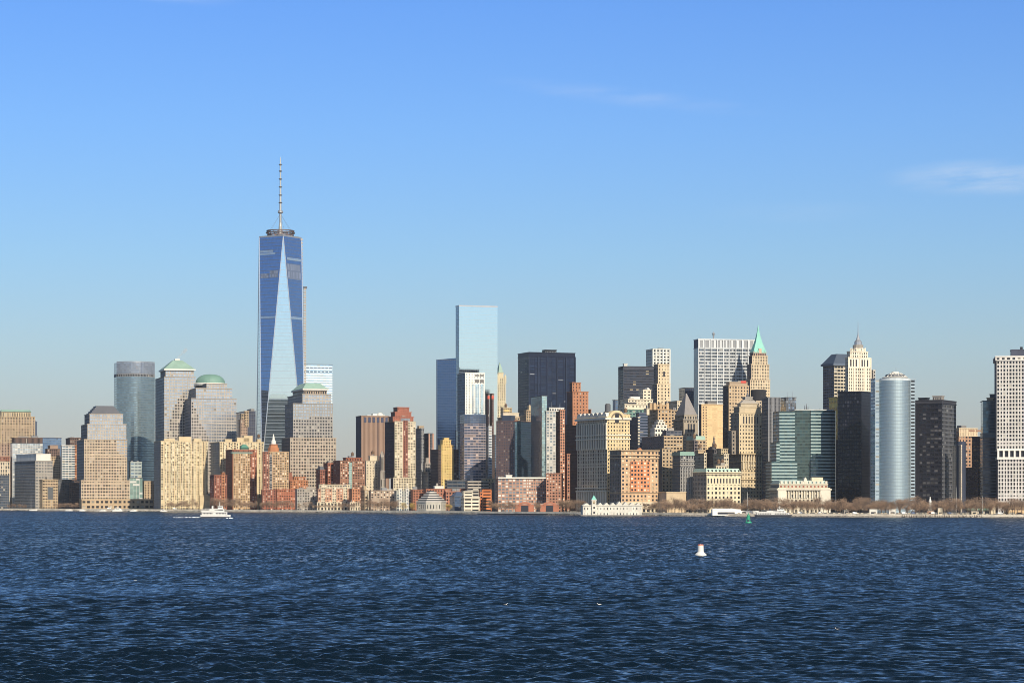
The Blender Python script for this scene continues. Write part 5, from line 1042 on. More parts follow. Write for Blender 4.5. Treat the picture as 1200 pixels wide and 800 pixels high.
T = b.tier(864, 868, 889, 473, 477, plain(wall((.5, .42, .3))), v0=6, D=18, part='stepped_block'); b.hip(T, T[5], b.zof(468), .55, STONE, 'stone_pyramid'); T = b.tier(870, None, 882, 465.5, 468, plain(STONE), v0=10, D=8, part='finial_block'); b.part('finial', lambda m: m.ring((T[0]+T[1])/2, 14, [(2, T[5]), (1.6, T[5]+3), (.2, T[5]+7)], SLATE, 8))
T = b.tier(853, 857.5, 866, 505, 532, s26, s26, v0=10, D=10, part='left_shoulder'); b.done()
b = B('office_tower', 'dark grey ribbed glass slab with a paler mottled right half', 893, 2960, 10, 'skyscraper')
T = b.tier(892.5, None, 914, 466, None, punch(wall((.19, .19, .20)), glass((.06, .07, .09), pb=.08, blind=(.4, .42, .45), metal=.5), bay=3.2, floor=3.7, wx=.6, wy=.75, rec=.5), D=30)
b.piers(T, 9, .8, .7, wall((.26, .26, .27))); T = b.tier(913.6, None, 933, 466, None, curt(curtain((.28, .31, .35), (.12, .12, .13), .22, .0, (.12, .13, .14), .35, .7, .1, .08, .3), 2.6, 3.7), v0=1, D=28, part='right_wing'); b.clutter(0, mast=2); b.done(minpx=2)
b = B('office_building', 'green-striped glass office block with a dark recessed centre, stepping down at the left', 915, 2830, 8)
ST = curtain((.06, .12, .14), (.1, .1, .1), .03, .0, (.36, .46, .45), .42, .6, .12, .03, .3, smetal=0.0); ST2 = curtain((.04, .075, .08), (.04, .05, .05), .05, .0, (.06, .10, .10), .3, .35, .12, .04, .3)
ua, ub, uc, ud = b.uof(914), b.uof(931.5), b.uof(950), b.uof(982)
def pl4(a, c): return [(a, 0), (c, 0), (c, 30), (a, 30)]
b.plan([(ua, 3), (ub, 0), (ub, 32), (ua, 32)], 481.5, None, curt(ST, 3, 3.9), part='left_bay'); b.plan([(ub, 1.8), (uc, 1.8), (uc, 32), (ub, 32)], 480.5, None, curt(ST2, 3, 3.9), part='dark_centre')
b.plan([(uc, 0), (ud-9, 0), (ud-2, 3.5), (ud, 9), (ud, 34), (uc, 34)], 480.5, None, curt(ST, 3, 3.9), part='right_bay'); b.plan([(b.uof(910), 1), (ua, 1), (ua, 30), (b.uof(910), 30)], 518, None, curt(ST, 3, 3.9), part='left_step')
b.plan([(b.uof(902), -9), (b.uof(932), -9), (b.uof(932), -.2), (b.uof(902), 20)], 540.5, None, curt(ST, 3, 3.9), part='lower_wing')
b.plan([(ub, 1), (ud-5, 1), (ud-5, 28), (ub, 28)], None, None, plain(wall((.45, .47, .46))), zz=(b.zof(480.5), b.zof(479.2)), part='roof_edge'); b.part('antenna', lambda m: [m.tube((b.uof(x), 12, b.zof(480)), (b.uof(x), 12, b.zof(y)), r_, .15, SLATE, 5) for x, y, r_ in ((946, 474, .6), (948, 472, 1.0), (950, 475, .7), (964, 477, .5))]); b.done()
b = B('custom_house', 'ornate low stone palace with columns and a pale mansard roof behind bare trees', 912, 2740, 8)
T = b.tier(902, 912, 972, 572, None, punch(wall((.56, .50, .38)), G0, bay=4.6, floor=5.5, wx=.42, wy=.55, rec=.7), punch(wall((.3, .28, .25))), D=34); u0, u1, v0, v1, z0, z1 = T; w = u1-u0
CO = wall((.66, .61, .50))
for i in range(15): b.part('column', lambda m: m.ring(u0+w*(.14+.72*i/14), v0-1.3, [(.75, b.zof(583)), (.62, b.zof(575.5)), (.9, b.zof(575))], CO, 8))
b.band(574, 1.6, 2.2, CO, 'entablature', T); b.part('end_pavilion', lambda m: m.box(u1-11, u1+.8, v0-2, v0+4, 0, z1, CO)); b.part('end_pavilion', lambda m: m.box(u0-.5, u0+9, v0-2, v0+4, 0, z1, CO))
T2 = b.tier(903, 913, 970, 567.5, 572, punch(wall((.50, .45, .35)), wall((.35, .12, .08)), bay=4.5, floor=5, wx=.4, wy=.5, rec=.5), punch(GRAY), v0=1.5, D=30, part='attic'); b.hip(T2, T2[5]+.9, b.zof(562.5), .92, wall((.40, .50, .45)), 'mansard_roof', kv=.7)
b.part('rooftop_pediment', lambda m: m.prism([(u0+w*.48, 2), (u0+w*.60, 2), (u0+w*.60, 8), (u0+w*.48, 8)], T2[5], b.zof(559), CO, [(u0+w*.53, 2), (u0+w*.55, 2), (u0+w*.55, 8), (u0+w*.53, 8)])); b.part('rooftop_block', lambda m: m.box(u0+w*.68, u0+w*.9, 6, 12, T2[5], b.zof(559), CREAMW))
for f in np.linspace(.03, .95, 12): b.part('dormer', lambda m: m.box(T2[0]+(T2[1]-T2[0])*f, T2[0]+(T2[1]-T2[0])*f+2.4, T2[2]-.3, T2[2]+2, T2[5]+.9, T2[5]+4, CO))
b.done()
b = B('office_tower', 'dark slate tower with banded stone side and a black truncated pyramid roof', 977, 3400, 22, 'skyscraper')
T = b.tier(964.5, 977.5, 1003, 428, None, punch(wall((.55, .48, .36)), GDK, bay=4.5, floor=4.0, wx=.8, wy=.55, rec=.6), punch(wall((.12, .14, .20)), GDK, bay=5, floor=4.0, wx=.85, wy=.6, rec=.5), D=40)
b.band(428, 3, 2.5, wall((.10, .13, .18))); b.hip(T, T[5]+3, b.zof(414), .45, wall((.055, .075, .11), .2, .45), 'pyramid_roof', out=1.5); b.done()
b = B('office_building', 'thin strip of building coloured sunlit yellow between the striped offices and the black tower', 977, 2950, 16)
T = b.tier(977, None, 983, 466, 516, punch(wall((.85, .62, .20)), GDK, bay=5, floor=9, wx=.5, wy=.45, rec=.8)); b.tier(977, None, 983, 516, None, plain(DARK), part='lower_wall'); b.done()  # strong yellow puts sunlight into the upper wall's colour
b = B('office_tower', 'white art deco tower with tall slot windows and a ringed lantern crown with flagpole', 996, 3260, 26, 'skyscraper')
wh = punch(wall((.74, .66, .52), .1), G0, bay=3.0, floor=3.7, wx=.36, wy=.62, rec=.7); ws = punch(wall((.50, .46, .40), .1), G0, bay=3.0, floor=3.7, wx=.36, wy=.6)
T = b.tier(990.5, 994, 1020.5, 419, None, wh, ws, D=30); w = T[1]-T[0]; u0 = T[0]
b.row('tall_slot', T, [u0+w*(f+.03) for f in (.08, .20, .32, .58, .70, .82)], b.zof(429), b.zof(421), w*.06, DARK, wall((.76, .69, .55), .1))
b.piers(T, 4, 1.2, .8, wall((.76, .69, .55), .1)); b.tier(1018, None, 1023.5, 434, None, ws, v0=5, D=16, part='right_shoulder')
CRW = wall((.76, .69, .55), .1)
T = b.tier(992.5, 996, 1017, 412, 419, wh, ws, v0=3, D=24, part='upper_block'); cu = b.uof(1005.5, 14); cv = 14; k = b.mpp
b.part('octagon_stage', lambda m: m.ring(cu, cv, [(9.2*k, b.zof(413)), (9.0*k, b.zof(410)), (7.6*k, b.zof(409.5)), (7.2*k, b.zof(407))], CRW, 8, a0=.39))
b.part('lantern_ring', lambda m: m.ring(cu, cv, [(6.2*k, b.zof(407)), (6.2*k, b.zof(403)), (4.8*k, b.zof(402.8))], STONE, 10)); b.part('lantern', lambda m: m.ring(cu, cv, [(4.6*k, b.zof(403)), (4.4*k, b.zof(399)), (2.6*k, b.zof(397)), (1.6*k, b.zof(394)), (1.1*k, b.zof(392))], METAL, 10))
b.part('flagpole', lambda m: m.ring(cu, cv, [(.9*k, b.zof(392)), (.45*k, b.zof(387)), (.2*k, b.zof(375))], METAL, 6))
for t in np.arange(0, 6.28, .785): b.part('pinnacle', lambda m: m.ring(cu+8.6*k*math.cos(t), cv+8.6*k*math.sin(t), [(1.1*k, b.zof(413)), (.8*k, b.zof(408)), (.1, b.zof(406))], CRW, 6))
b.done()
b = B('office_tower', 'solid black glass block in front of the white art deco tower', 1010, 2790, -30, 'skyscraper')
T = b.tier(981.5, 1009.5, 1024, 459.5, None, punch(wall((.007, .009, .018), .2, .4), glass((.01, .012, .018), pb=.13, blind=(.07, .07, .09), metal=.1, rough=.2), bay=2.6, floor=3.7, wx=.65, wy=.6, rec=.4), curt(curtain((.008, .009, .016), (.012, .012, .018), .1, .1, metal=.0, rough=.35)), D=30); b.band(459.5, 1.5, .2, BLACK, 'crown'); b.done(minpx=1.8)
b = B('office_tower', 'silver blue half-cylinder glass tower with stepped zigzag edges and a round crown', 1048, 2700, 12, 'skyscraper')
SG = curtain((.42, .51, .53), (.22, .28, .31), .0, .10, (.36, .44, .47), .35, .80, .42, .004, .03, smetal=.75)
uc = b.uof(1047.5, 20); k = b.mpp; rr = 19.6*k; arc = [(uc + rr*math.cos(t), 20 - rr*.98*math.sin(t)) for t in np.linspace(math.pi*.98, math.pi*.02, 25)]
b.plan(arc + [(uc+rr, 30), (uc-rr, 30)], 445, None, curt(SG, 2.2, 3.9), part='curved_glass')
b.plan(arc + [(uc+rr, 30), (uc-rr, 30)], 442.5, 445, plain(wall((.62, .68, .70), .08, .5)), part='white_rim')
EW = wall((.30, .38, .44), .1, .5)
for nm, xa, xb in (('zigzag_flank', 1024.5, 1029.5), ('zigzag_flank', 1066, 1071.3)): b.box(b.uof(xa, 20), b.uof(xb, 20), 17, 32, -1, b.zof(443.5), punch(EW, GDK if xa > 1050 else GSK, bay=6, floor=3.9, wx=.8, wy=.5, rec=.6 if xa > 1050 else .2), part=nm)
cz = b.zof(442.5)
b.part('crown_ring', lambda m: m.ring(uc, 16, [(15*k, cz+.5), (15.5*k, b.zof(441.2)), (13*k, b.zof(440.5))], WHITE, 28)); b.part('dark_crown', lambda m: m.ring(uc, 16, [(12.5*k, b.zof(441.5)), (11*k, b.zof(437.8))], SLATE, 20)); b.part('crown_cap', lambda m: m.ring(uc, 16, [(8*k, b.zof(438.5)), (7.5*k, b.zof(436.5)), (4.5*k, b.zof(436)), (4*k, b.zof(434.5))], WHITE, 20))
b.part('mast', lambda m: m.tube((uc+1, 16, b.zof(435)), (uc+1, 16, b.zof(428.5)), .35, .15, METAL, 5)); 
for t in np.linspace(.5, 2.7, 7): b.part('crown_strut', lambda m: m.tube((uc+14*k*math.cos(t), 16-14*k*math.sin(t), b.zof(441)), (uc+7*k*math.cos(t), 16-7*k*math.sin(t), b.zof(436.5)), .5, .5, WHITE, 5))
b.done()
b = B('office_tower', 'black banded office tower with brighter striped right face, right of the silver cylinder', 1104, 2800, -28, 'skyscraper')
bs1 = punch(wall((.022, .022, .03), .25, .5), glass((.02, .02, .028), pb=.28, blind=(.11, .105, .11), metal=.3), bay=4.2, floor=3.9, wx=.92, wy=.55, rec=.4); bs2 = punch(wall((.12, .125, .14), .25, .5), glass((.02, .02, .03), pb=.15, blind=(.2, .2, .2), metal=.3), bay=4.2, floor=3.9, wx=.94, wy=.60, rec=.5)
T = b.tier(1072, 1104, 1120.5, 473, None, bs1, bs2, D=40); b.tier(1072, 1104, 1120.8, 469, 473, plain(wall((.05, .05, .06), .2, .5)), v0=-.3, D=40, part='crown'); T = b.T
b.box(T[0]+3, T[0]+14, 4, 12, T[5], T[5]+3, plain(BLACK), part='penthouse'); b.box(T[1]-13, T[1]-2, 4, 14, T[5], T[5]+5, punch(wall((.3, .28, .26)), DARK, bay=2, floor=3, wx=.4), part='penthouse'); b.box(T[0]-.2, T[0]+6, -.7, -.31, 0, b.zof(474), plain(wall((.02, .02, .028))), part='dark_edge', roof=None); b.done(minpx=1.8)
b = B('office_building', 'tan block with a pale attic band, half hidden right of the banded black tower', 1122, 3000, 18)
T = b.tier(1110, None, 1145.5, 506, None, punch(wall((.40, .24, .15)), G0, bay=3.4, floor=3.6, wx=.5, wy=.5)); T = b.tier(1110, None, 1145.5, 502, 511, punch(wall((.60, .48, .32)), wall((.45, .35, .25)), bay=3.2, floor=4.5, wx=.3, wy=.7), v0=-.8, D=31, part='attic'); b.part('louvre', lambda m: [m.box(T[0]+a, T[0]+a+8, -1.1, -.81, T[5]-3.5, T[5]-1.5, flat((.3, .16, .1))) for a in (14, 24)]); b.done(1)
b = B('apartment_tower', 'slim cream-sided tower with a rounded dark glass right edge', 1121, 2780, 20, 'skyscraper')
T = b.tier(1117, None, 1126.5, 522, None, punch(wall((.66, .55, .42)), G0, bay=5, floor=3.3, wx=.2), D=20); cu = b.uof(1126.5, 8); b.part('dark_bow', lambda m: m.ring(cu, 8.5, [(5.6*b.mpp, -1), (5.6*b.mpp, b.zof(517))], wall((.045, .055, .085), .2, .4), 20)); b.done()
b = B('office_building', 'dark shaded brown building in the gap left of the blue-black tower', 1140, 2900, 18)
T = b.tier(1131, None, 1146, 548, None, punch(wall((.10, .06, .06)), GDK, bay=3.4)); T = b.tier(1144, None, 1153, 512, None, punch(wall((.07, .05, .07)), GDK, bay=3.4, floor=3.6), v0=5, part='tall_wing'); b.done(0)  # very dark browns carry the shade of the gap in their colour
b = B('office_tower', 'blue-black glass tower with fine pale floor lines, left of the pale gridded tower', 1152, 2820, -6, 'skyscraper')
T = b.tier(1151.5, 1152.5, 1170, 513, None, curt(curtain((.03, .045, .075), (.09, .12, .17), .0, .22, None, 0, .4), 3, 3.9)); T = b.tier(1151.5, None, 1170, 508, 513, plain(wall((.11, .15, .18), .1, .4)), part='pale_band', v0=-.3); T = b.tier(1152, 1153, 1168, 470, 508, curt(curtain((.07, .13, .19), (.07, .1, .14), .0, .12, None, 0, .6), 3, 3.9), v0=1, part='upper_glass')
b.box(T[0]+5, T[0]+12, 3, 9, T[5], T[5]+3.5, plain(TAN), part='penthouse'); b.box(T[0]+9, T[0]+14, 9, 14, T[5], T[5]+8, plain(wall((.08, .1, .13))), part='lift_house'); b.done()
b = B('office_tower', 'pale concrete gridded tower filling the right edge, with a white-columned belt two-thirds down', 1222, 2760, -9, 'skyscraper')
pc = wall((.60, .57, .53), .08, .6); ny = punch(pc, GDK, bay=2.9, floor=3.75, wx=.56, wy=.62, rec=1.0); ny_shade = punch(wall((.09, .09, .13)), GDK, bay=2.9, floor=3.75, wx=.56, wy=.62, rec=.6)  # last style is a dark copy of the grid, left-face shade coloured in
T = b.tier(1169.5, None, 1222, 537, None, ny, ny_shade, D=60, part='lower_shaft', roof=None); TL = T
T = b.tier(1168, None, 1222, 422, 526, ny, ny_shade, v0=-.5, D=61, part='upper_shaft', roof=None)
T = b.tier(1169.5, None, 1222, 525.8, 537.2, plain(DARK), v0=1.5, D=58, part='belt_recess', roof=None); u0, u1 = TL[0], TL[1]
for y0, y1 in ((525, 527.8), (535.2, 538)): b.part('belt_rail', lambda m: m.box(u0-.9, u1+.5, -1.1, 60, b.zof(y1), b.zof(y0), wall((.78, .74, .68), .06)))
n = int((u1-u0)/6.2)
for i in range(n+1): b.part('belt_column', lambda m: m.box(u0+i*6.2-.7, u0+i*6.2+1.4, -.9, .9, b.zof(535.3), b.zof(527.7), wall((.78, .74, .68), .06)))
T = b.tier(1166.5, None, 1222, 417.5, 422, punch(wall((.78, .74, .68), .06), GDK, bay=6.2, floor=6, wx=.68, wy=.5, rec=.8), ny_shade, v0=-1.2, D=63, part='crown_belt', lip=.3); b.box(b.uof(1185, 8), b.uof(1215, 8), 8, 26, T[5], T[5]+8, plain(wall((.07, .08, .12))), part='penthouse'); b.part('smoke_stack', lambda m: m.ring(b.uof(1197, 12), 12, [(1.5, T[5]+8), (1.5, T[5]+12)], DARK, 8))
b.done(minpx=1.8)

# pier house, terminal, ferry dock, park buildings
b = B('pier_house', 'white pier building with a green-capped clock tower at the water, below the palazzo block', 690, 2640, 6)
PW = wall((.66, .63, .55), .15); k = b.mpp
u = [b.uof(x) for x in (683, 692, 700, 735, 752)]
b.box(u[0], u[4], 0, 14, -4, b.zof(592.5), punch(PW, glass(pb=.5, blind=(.6, .6, .55)), bay=3.6, floor=6.5, wx=.3, wy=.4, rec=.3), part='wall'); T = b.T
b.box(u[0]-3, u[4]+3, -3, 20, -4.4, -1.9, plain(wall((.22, .2, .18))), part='pier_deck', roof=None)
def saw(m):
    x = u[2]; n = 7; w = (u[4]-u[2])/n
    for i in range(n):
        a = u[2]+i*w; zt = T[5] + (3.5 if i < 3 else 5 - (i-3)*.6)
        m.prism([(a, 1), (a+w, 1), (a+w, 13), (a, 13)], T[5], zt, PW, [(a+w*.45, 1), (a+w*.55, 1), (a+w*.55, 13), (a+w*.45, 13)])
b.part('gabled_roof', saw); b.part('end_gable', lambda m: m.prism([(u[0], 0), (u[1], 0), (u[1], 12), (u[0], 12)], T[5], T[5]+3, PW, [(u[0]+3.6, 0), (u[1]-3.6, 0), (u[1]-3.6, 12), (u[0]+3.6, 12)]))
uc = b.uof(696); b.box(uc-2.5, uc+2.5, -1.5, 3.5, -2, b.zof(586), punch(PW, G0, bay=5, floor=5, wx=.35, wy=.4, rec=.2), part='clock_tower', lip=.5)
b.part('tower_cap', lambda m: m.prism([(uc-2.8, -1.8), (uc+2.8, -1.8), (uc+2.8, 3.8), (uc-2.8, 3.8)], b.zof(586)+.9, b.zof(580), wall((.20, .50, .42)), [(uc-.1, .9), (uc+.1, .9), (uc+.1, 1.1), (uc-.1, 1.1)])); b.part('clock_face', lambda m: m.ring(0, 0, [(1.3, 0), (1.3, .2)], CREAM, 16)).location = (uc, -1.7, b.zof(588)); [c for c in b.o.children if c.name.startswith('clock_face')][0].rotation_euler = (R(90), 0, 0); b.done()
b = B('ferry_terminal', 'long low white ferry tent with one dark window strip on the park quay', 838, 2575, 2)
T = b.box(b.uof(835), b.uof(868), 0, 12, -2, b.zof(597.6), plain(wall((.85, .84, .80), .05)), part='wall', lip=.2); b.part('window_strip', lambda m: m.box(b.uof(841), b.uof(861), -.2, -.01, b.zof(602.2), b.zof(599.8), DARK)); b.box(b.uof(868), b.uof(889), 1, 10, -2, b.zof(599), plain(wall((.78, .77, .72), .05)), part='side_wing', lip=.2); b.hip((b.uof(835), b.uof(868), 0, 12), b.zof(597.6)+.9, b.zof(595.6), .9, wall((.85, .84, .80), .05), 'tent_roof', kv=.2); b.part('doorway', lambda m: m.box(b.uof(870), b.uof(874), .8, .99, 0, 2.4, DARK)); b.done()
b = B('park_building', 'low building with a flat green roof and cream stair tower behind the right quay', 1136, 2540, 6)
T = b.box(b.uof(1139), b.uof(1160), 0, 9, -1, b.zof(597.6), punch(wall((.40, .36, .30)), DARK, bay=6, floor=5, wx=.7, wy=.6, rec=1), part='wall', lip=0); b.hip((b.uof(1133.5), b.uof(1161), -2, 12), b.zof(597.6)+.3, b.zof(594.8), .85, wall((.13, .30, .24)), 'green_roof', kv=.4); b.box(b.uof(1161), b.uof(1166.5), -.5, 5, -1, b.zof(593.2), plain(CREAMW), part='stair_tower', lip=.3); b.done()
b = B('park_building', 'low tan brick building with strip openings at the right edge of the quay', 1184, 2520, 8)
T = b.box(b.uof(1182), b.uof(1216), 0, 14, -1, b.zof(594.2), punch(wall((.60, .42, .24)), G0, bay=8, floor=4, wx=.85, wy=.4, rec=.6)); b.done(1)
# steam from two roofs and the left edge
# ---------------------------------------------------------------- trees
TW = [wall((.36, .245, .165), .3, .9, 0, 'twigs'), wall((.30, .205, .14), .3, .9, 0, 'twigs'), wall((.50, .36, .10), .3, .9, 0, 'willow_twigs')]
BK = wall((.10, .075, .06), name='bark')
def tree_proto(h, w, seed, tw, dens=2000, low=.2):
    g = random.Random(seed); t = MB(); pts = []
    t.tube((0, 0, 0), (0, 0, h*.3), .32, .24, BK, 6)
    def limb(p, d, L, r, lv):
        q = p + d*L; t.tube(p, q, r, r*.6, BK, 4 if lv else 5); pts.append((q, lv))
        if lv < 3:
            for _ in range(3):
                e = (d + Vector((g.uniform(-1, 1), g.uniform(-1, 1), g.uniform(-.25, .8)))*.75).normalized(); limb(q, e, L*g.uniform(.6, .85), r*.55, lv+1)
    for i in range(6):
        a = i*1.05 + g.uniform(-.3, .3); limb(Vector((0, 0, h*g.uniform(.22, .36))), Vector((math.cos(a)*.6*w/h, math.sin(a)*.6*w/h, .8)).normalized(), h*.2, .14, 0)
    c = MB(); tri = []
    blobs = [(Vector((g.gauss(0, w*.24), g.gauss(0, w*.24), h*g.uniform(low+.12, .84))), g.uniform(.14, .24)*w) for _ in range(16)]
    for _ in range(dens):
        o, r = g.choice(blobs); p = o + Vector((g.gauss(0, 1), g.gauss(0, 1), g.gauss(0, .8)))*r*.62
        ex = (p.x/(w*.5))**2 + (p.y/(w*.5))**2 + ((p.z-h*.62)/(h*.40))**2
        if ex > 1.05 or p.z > h: continue
        d = (Vector((p.x, p.y, (p.z-h*.4)*.9)).normalized() + Vector((g.uniform(-1, 1), g.uniform(-1, 1), g.uniform(-1, 1)))*.7).normalized()*g.uniform(.6, 1.3)
        s_ = Vector((g.uniform(-1, 1), g.uniform(-1, 1), g.uniform(-1, 1))).normalized()*.11
        tri.append([p-s_, p+s_, p+d])
    c.quads(tri, None, tw)
    return t.mesh('trunk'), c.mesh('crown')
PROT = [tree_proto(h, w, i+5, TW[i % 2]) for i, (h, w) in enumerate(((15, 12), (17, 14), (14, 11), (18, 13), (13, 11)))]
WIL = [tree_proto(11, 11, 40, TW[2], 1500, .1), tree_proto(9, 9, 41, TW[2], 1300, .1)]
def tree(x, d, label, group, proto=None, s=1.0):
    tr, cr_ = proto or random.choice(PROT)
    o = empty('bare_tree' if not proto else 'willow_tree', (px(x, d), d, 3.0), random.uniform(0, 6.28)); o.scale = (s*random.uniform(.9, 1.1),)*2 + (s*random.uniform(.85, 1.12),)
    tag(o, label, 'tree', group)
    for n, me in (('trunk', tr), ('crown', cr_)):
        p = bpy.data.objects.new(n, me); COL.objects.link(p); p.parent = o
g = random.Random(8)
ZN = ((790, 'before the orange brick block and blank tan wall'), (813, 'before the green-corniced grey block'), (868, 'before the cream block with the pale green mansard'), (902, 'below the stepped cream tower'), (975, 'before the ornate custom house'), (1024, 'below the black glass block'), (1072, 'below the silver blue cylinder'), (1121, 'below the banded black tower'), (1168, 'by the green-roofed park building'), (1300, 'below the pale gridded tower'))
def zone(x): return next(t for k_, t in ZN if x < k_)
# the park on the right: four staggered rows
for row, (off, n, x0, x1, gr, lb) in enumerate(((17, 52, 772, 1196, 'front row of park trees', 'bare tree in the park front row, '), (62, 46, 764, 1200, 'second row of park trees', 'bare tree in the park second row, '),
                           (98, 42, 776, 1198, 'third row of park trees', 'bare tree in the park third row, '), (140, 36, 780, 1198, 'back row of park trees', 'bare tree in the park back row, '))):
    for i in range(n):
        x = x0 + (x1-x0)*(i + g.uniform(-.3, .3))/(n-1); tree(x, shore(x)+off+g.uniform(-8, 8), lb + zone(x), gr + ' ' + zone(x), s=g.uniform(.82, 1.15))
def clump(x0, x1, n, s, label, group, off=22):
    for i in range(n):
        x = x0 + (x1-x0)*(i+.5)/n + g.uniform(-1, 1); tree(x, shore(x)+off+g.uniform(-5, 14), label, group, s=s*g.uniform(.85, 1.12))
clump(8, 32, 6, .55, 'small bare brown tree at the far left quay beside the grey ribbed flank', 'small trees at the far left quay')
clump(62, 92, 8, .65, 'small bare brown tree between the white-capped block and the granite tower podium', 'small trees left of the marina')
clump(196, 232, 9, .85, 'bare brown tree in front of the broad cream slab tower', 'trees before the cream slab tower')
clump(246, 300, 13, 1.0, 'bare brown tree at the foot of the brick tower behind the ferry', 'trees behind the ferry')
clump(305, 345, 9, .85, 'bare brown tree before the white-spired brick tower', 'trees before the spired tower')
clump(348, 424, 13, .72, 'bare brown tree on the esplanade in front of the cream-topped low flats', 'esplanade trees')
clump(428, 466, 10, .95, 'bare brown tree left of the yellow willows', 'trees left of the willows')
clump(572, 604, 7, .9, 'bare grey-brown tree in front of the curved window-grid building, left of the pavilions', 'trees left of the pavilions')
clump(626, 634, 2, .8, 'bare grey-brown tree between the two brick pavilions', 'trees between the pavilions')
clump(654, 684, 8, 1.05, 'bare grey-brown tree between the brick pavilions and the white pier house', 'trees right of the pavilions')
clump(754, 772, 4, .8, 'bare brown tree right of the white pier house', 'trees right of the pier house')
for x, p, lb in ((473, 0, 'yellow willow, largest of the three, left of the stepped museum'), (484, 1, 'yellow-brown willow touching the left side of the stepped museum'), (525, 1, 'yellow willow at the right side of the stepped museum')):
    tree(x, shore(x)+24, lb, None, WIL[p], 1.15)

# ---------------------------------------------------------------- things on the quays
def copy_thing(src, loc, rz=0, label=None, s=1.0):
    o = src.copy(); COL.objects.link(o); o.location = loc; o.rotation_euler.z = rz; o.scale = (s, s, s)
    if label: o['label'] = label
    for ch in src.children:
        c = ch.copy(); COL.objects.link(c); c.parent = o
    return o
# lamp posts
lp = empty('street_lamp', (px(790, 2640), shore(790)+8, 3.15)); tag(lp, 'dark park lamp post along the right-hand quay', 'street lamp', 'lamp posts along the right quay')
m = MB(); m.ring(0, 0, [(.22, 0), (.12, .6), (.09, 4.2)], SLATE, 6); m.build('post', lp); m = MB(); m.ring(0, 0, [(.12, 4.2), (.42, 4.6), (.3, 5.2), (.05, 5.5)], CREAMW, 8); m.build('lamp_head', lp)
for i in range(21): x = 800 + i*19.2; lc = copy_thing(lp, (px(x, shore(x)+8), shore(x)+8, 3.15)); tag(lc, 'dark park lamp post on the quay ' + zone(x), None, 'lamp posts ' + zone(x))
for i in range(14):
    x = 352 + i*15.5; copy_thing(lp, (px(x, shore(x)+8), shore(x)+8, 3.15), label='dark park lamp post along the middle esplanade')['group'] = 'lamp posts along the middle esplanade'
# timber piles
pl0 = tag((lambda m: (m.ring(0, 0, [(.32, -2), (.30, 2.2), (.15, 2.5)], wall((.09, .07, .055), name='wood'), 7), m.build('mooring_pile'))[1])(MB()), 'dark timber pile standing in the water along the right-hand quay wall', 'pile', 'timber piles along the right quay')
pl0.location = (px(1056, shore(1056)-3), shore(1056)-3, 0)
for i in range(46):
    x = 1057.5 + i*2.05 + random.uniform(-.3, .3); c = pl0.copy(); COL.objects.link(c); c.location = (px(x, shore(x)-3), shore(x)-3-random.uniform(0, 2), random.uniform(-.5, .4)); c.rotation_euler = (random.uniform(-.05, .05), random.uniform(-.08, .08), 0)
# flagpoles
for x, yt, lb in ((876, 577, 'tall thin white flagpole in the park behind the ferry terminal'), (1120.5, 571, 'tall white flagpole in front of the cream-sided slim tower'), (1151.3, 582, 'shorter white flagpole above the green-roofed park building')):
    d = shore(x)+20; o = empty('flagpole', (px(x, d), d, 3.0)); tag(o, lb, 'flagpole'); m = MB(); m.ring(0, 0, [(.35, 0), (.16, pz(yt, d)-3)], WHITE, 6); m.build('pole', o); m = MB(); m.ring(0, 0, [(.05, pz(yt, d)-3), (.32, pz(yt, d)-2.7), (.05, pz(yt, d)-2.3)], METAL, 6); m.build('ball', o)
# vans and kiosks
vm = [wall((.82, .82, .80), .05, .4, 0, 'van_paint'), wall((.10, .14, .24), .05, .4, 0, 'van_paint')]
def van(body):
    o = empty('parked_van', (0, 0, 3.0)); m = MB(); m.prism([(-2.6, -1), (1.6, -1), (1.6, 1), (-2.6, 1)], .45, 2.3, body, [(-2.5, -.9), (1.4, -.9), (1.4, .9), (-2.5, .9)]); m.prism([(1.6, -1), (2.7, -1), (2.7, 1), (1.6, 1)], .45, 1.35, body); m.build('body', o)
    m = MB(); m.box(.2, 1.2, -.98, -.94, 1.35, 2.0, DARK); m.build('side_window', o)
    for a in (-1.7, 1.8):
        m = MB(); m.ring(0, 0, [(.38, 0), (.38, .25)], DARK, 12); w_ = m.build('wheel', o); w_.location = (a, -.95, .4); w_.rotation_euler.x = R(90)
    return o
v0_ = van(vm[0]); spots = [(903, 'parked behind the moored ferry'), (938, 'parked right of the moored ferry'), (962, 'parked at the foot of the black glass block'), (1002, 'parked left of the silver cylinder'), (1060, 'parked between the two white kiosks'), (1094, 'parked below the banded black tower'), (1172, 'parked right of the cream stair tower'), (128, 'parked before the granite podium'), (205, 'parked in front of the broad cream slab')]
for i, (x, t) in enumerate(spots):
    d = shore(x) + 12; o = v0_ if i == 0 else copy_thing(v0_, (0, 0, 0)); o.location = (px(x, d), d, 3.16); tag(o, 'white van ' + t, 'van', 'white vans on the quays')
v1_ = van(vm[1])
for i, (x, t) in enumerate(((1071, 'dark blue van parked right of the second white kiosk'), (1113, 'dark blue van parked left of the tall white flagpole'))):
    d = shore(x) + 13; o = v1_ if i == 0 else copy_thing(v1_, (0, 0, 0)); o.location = (px(x, d), d, 3.16); tag(o, t, 'van', 'dark vans on the quay')
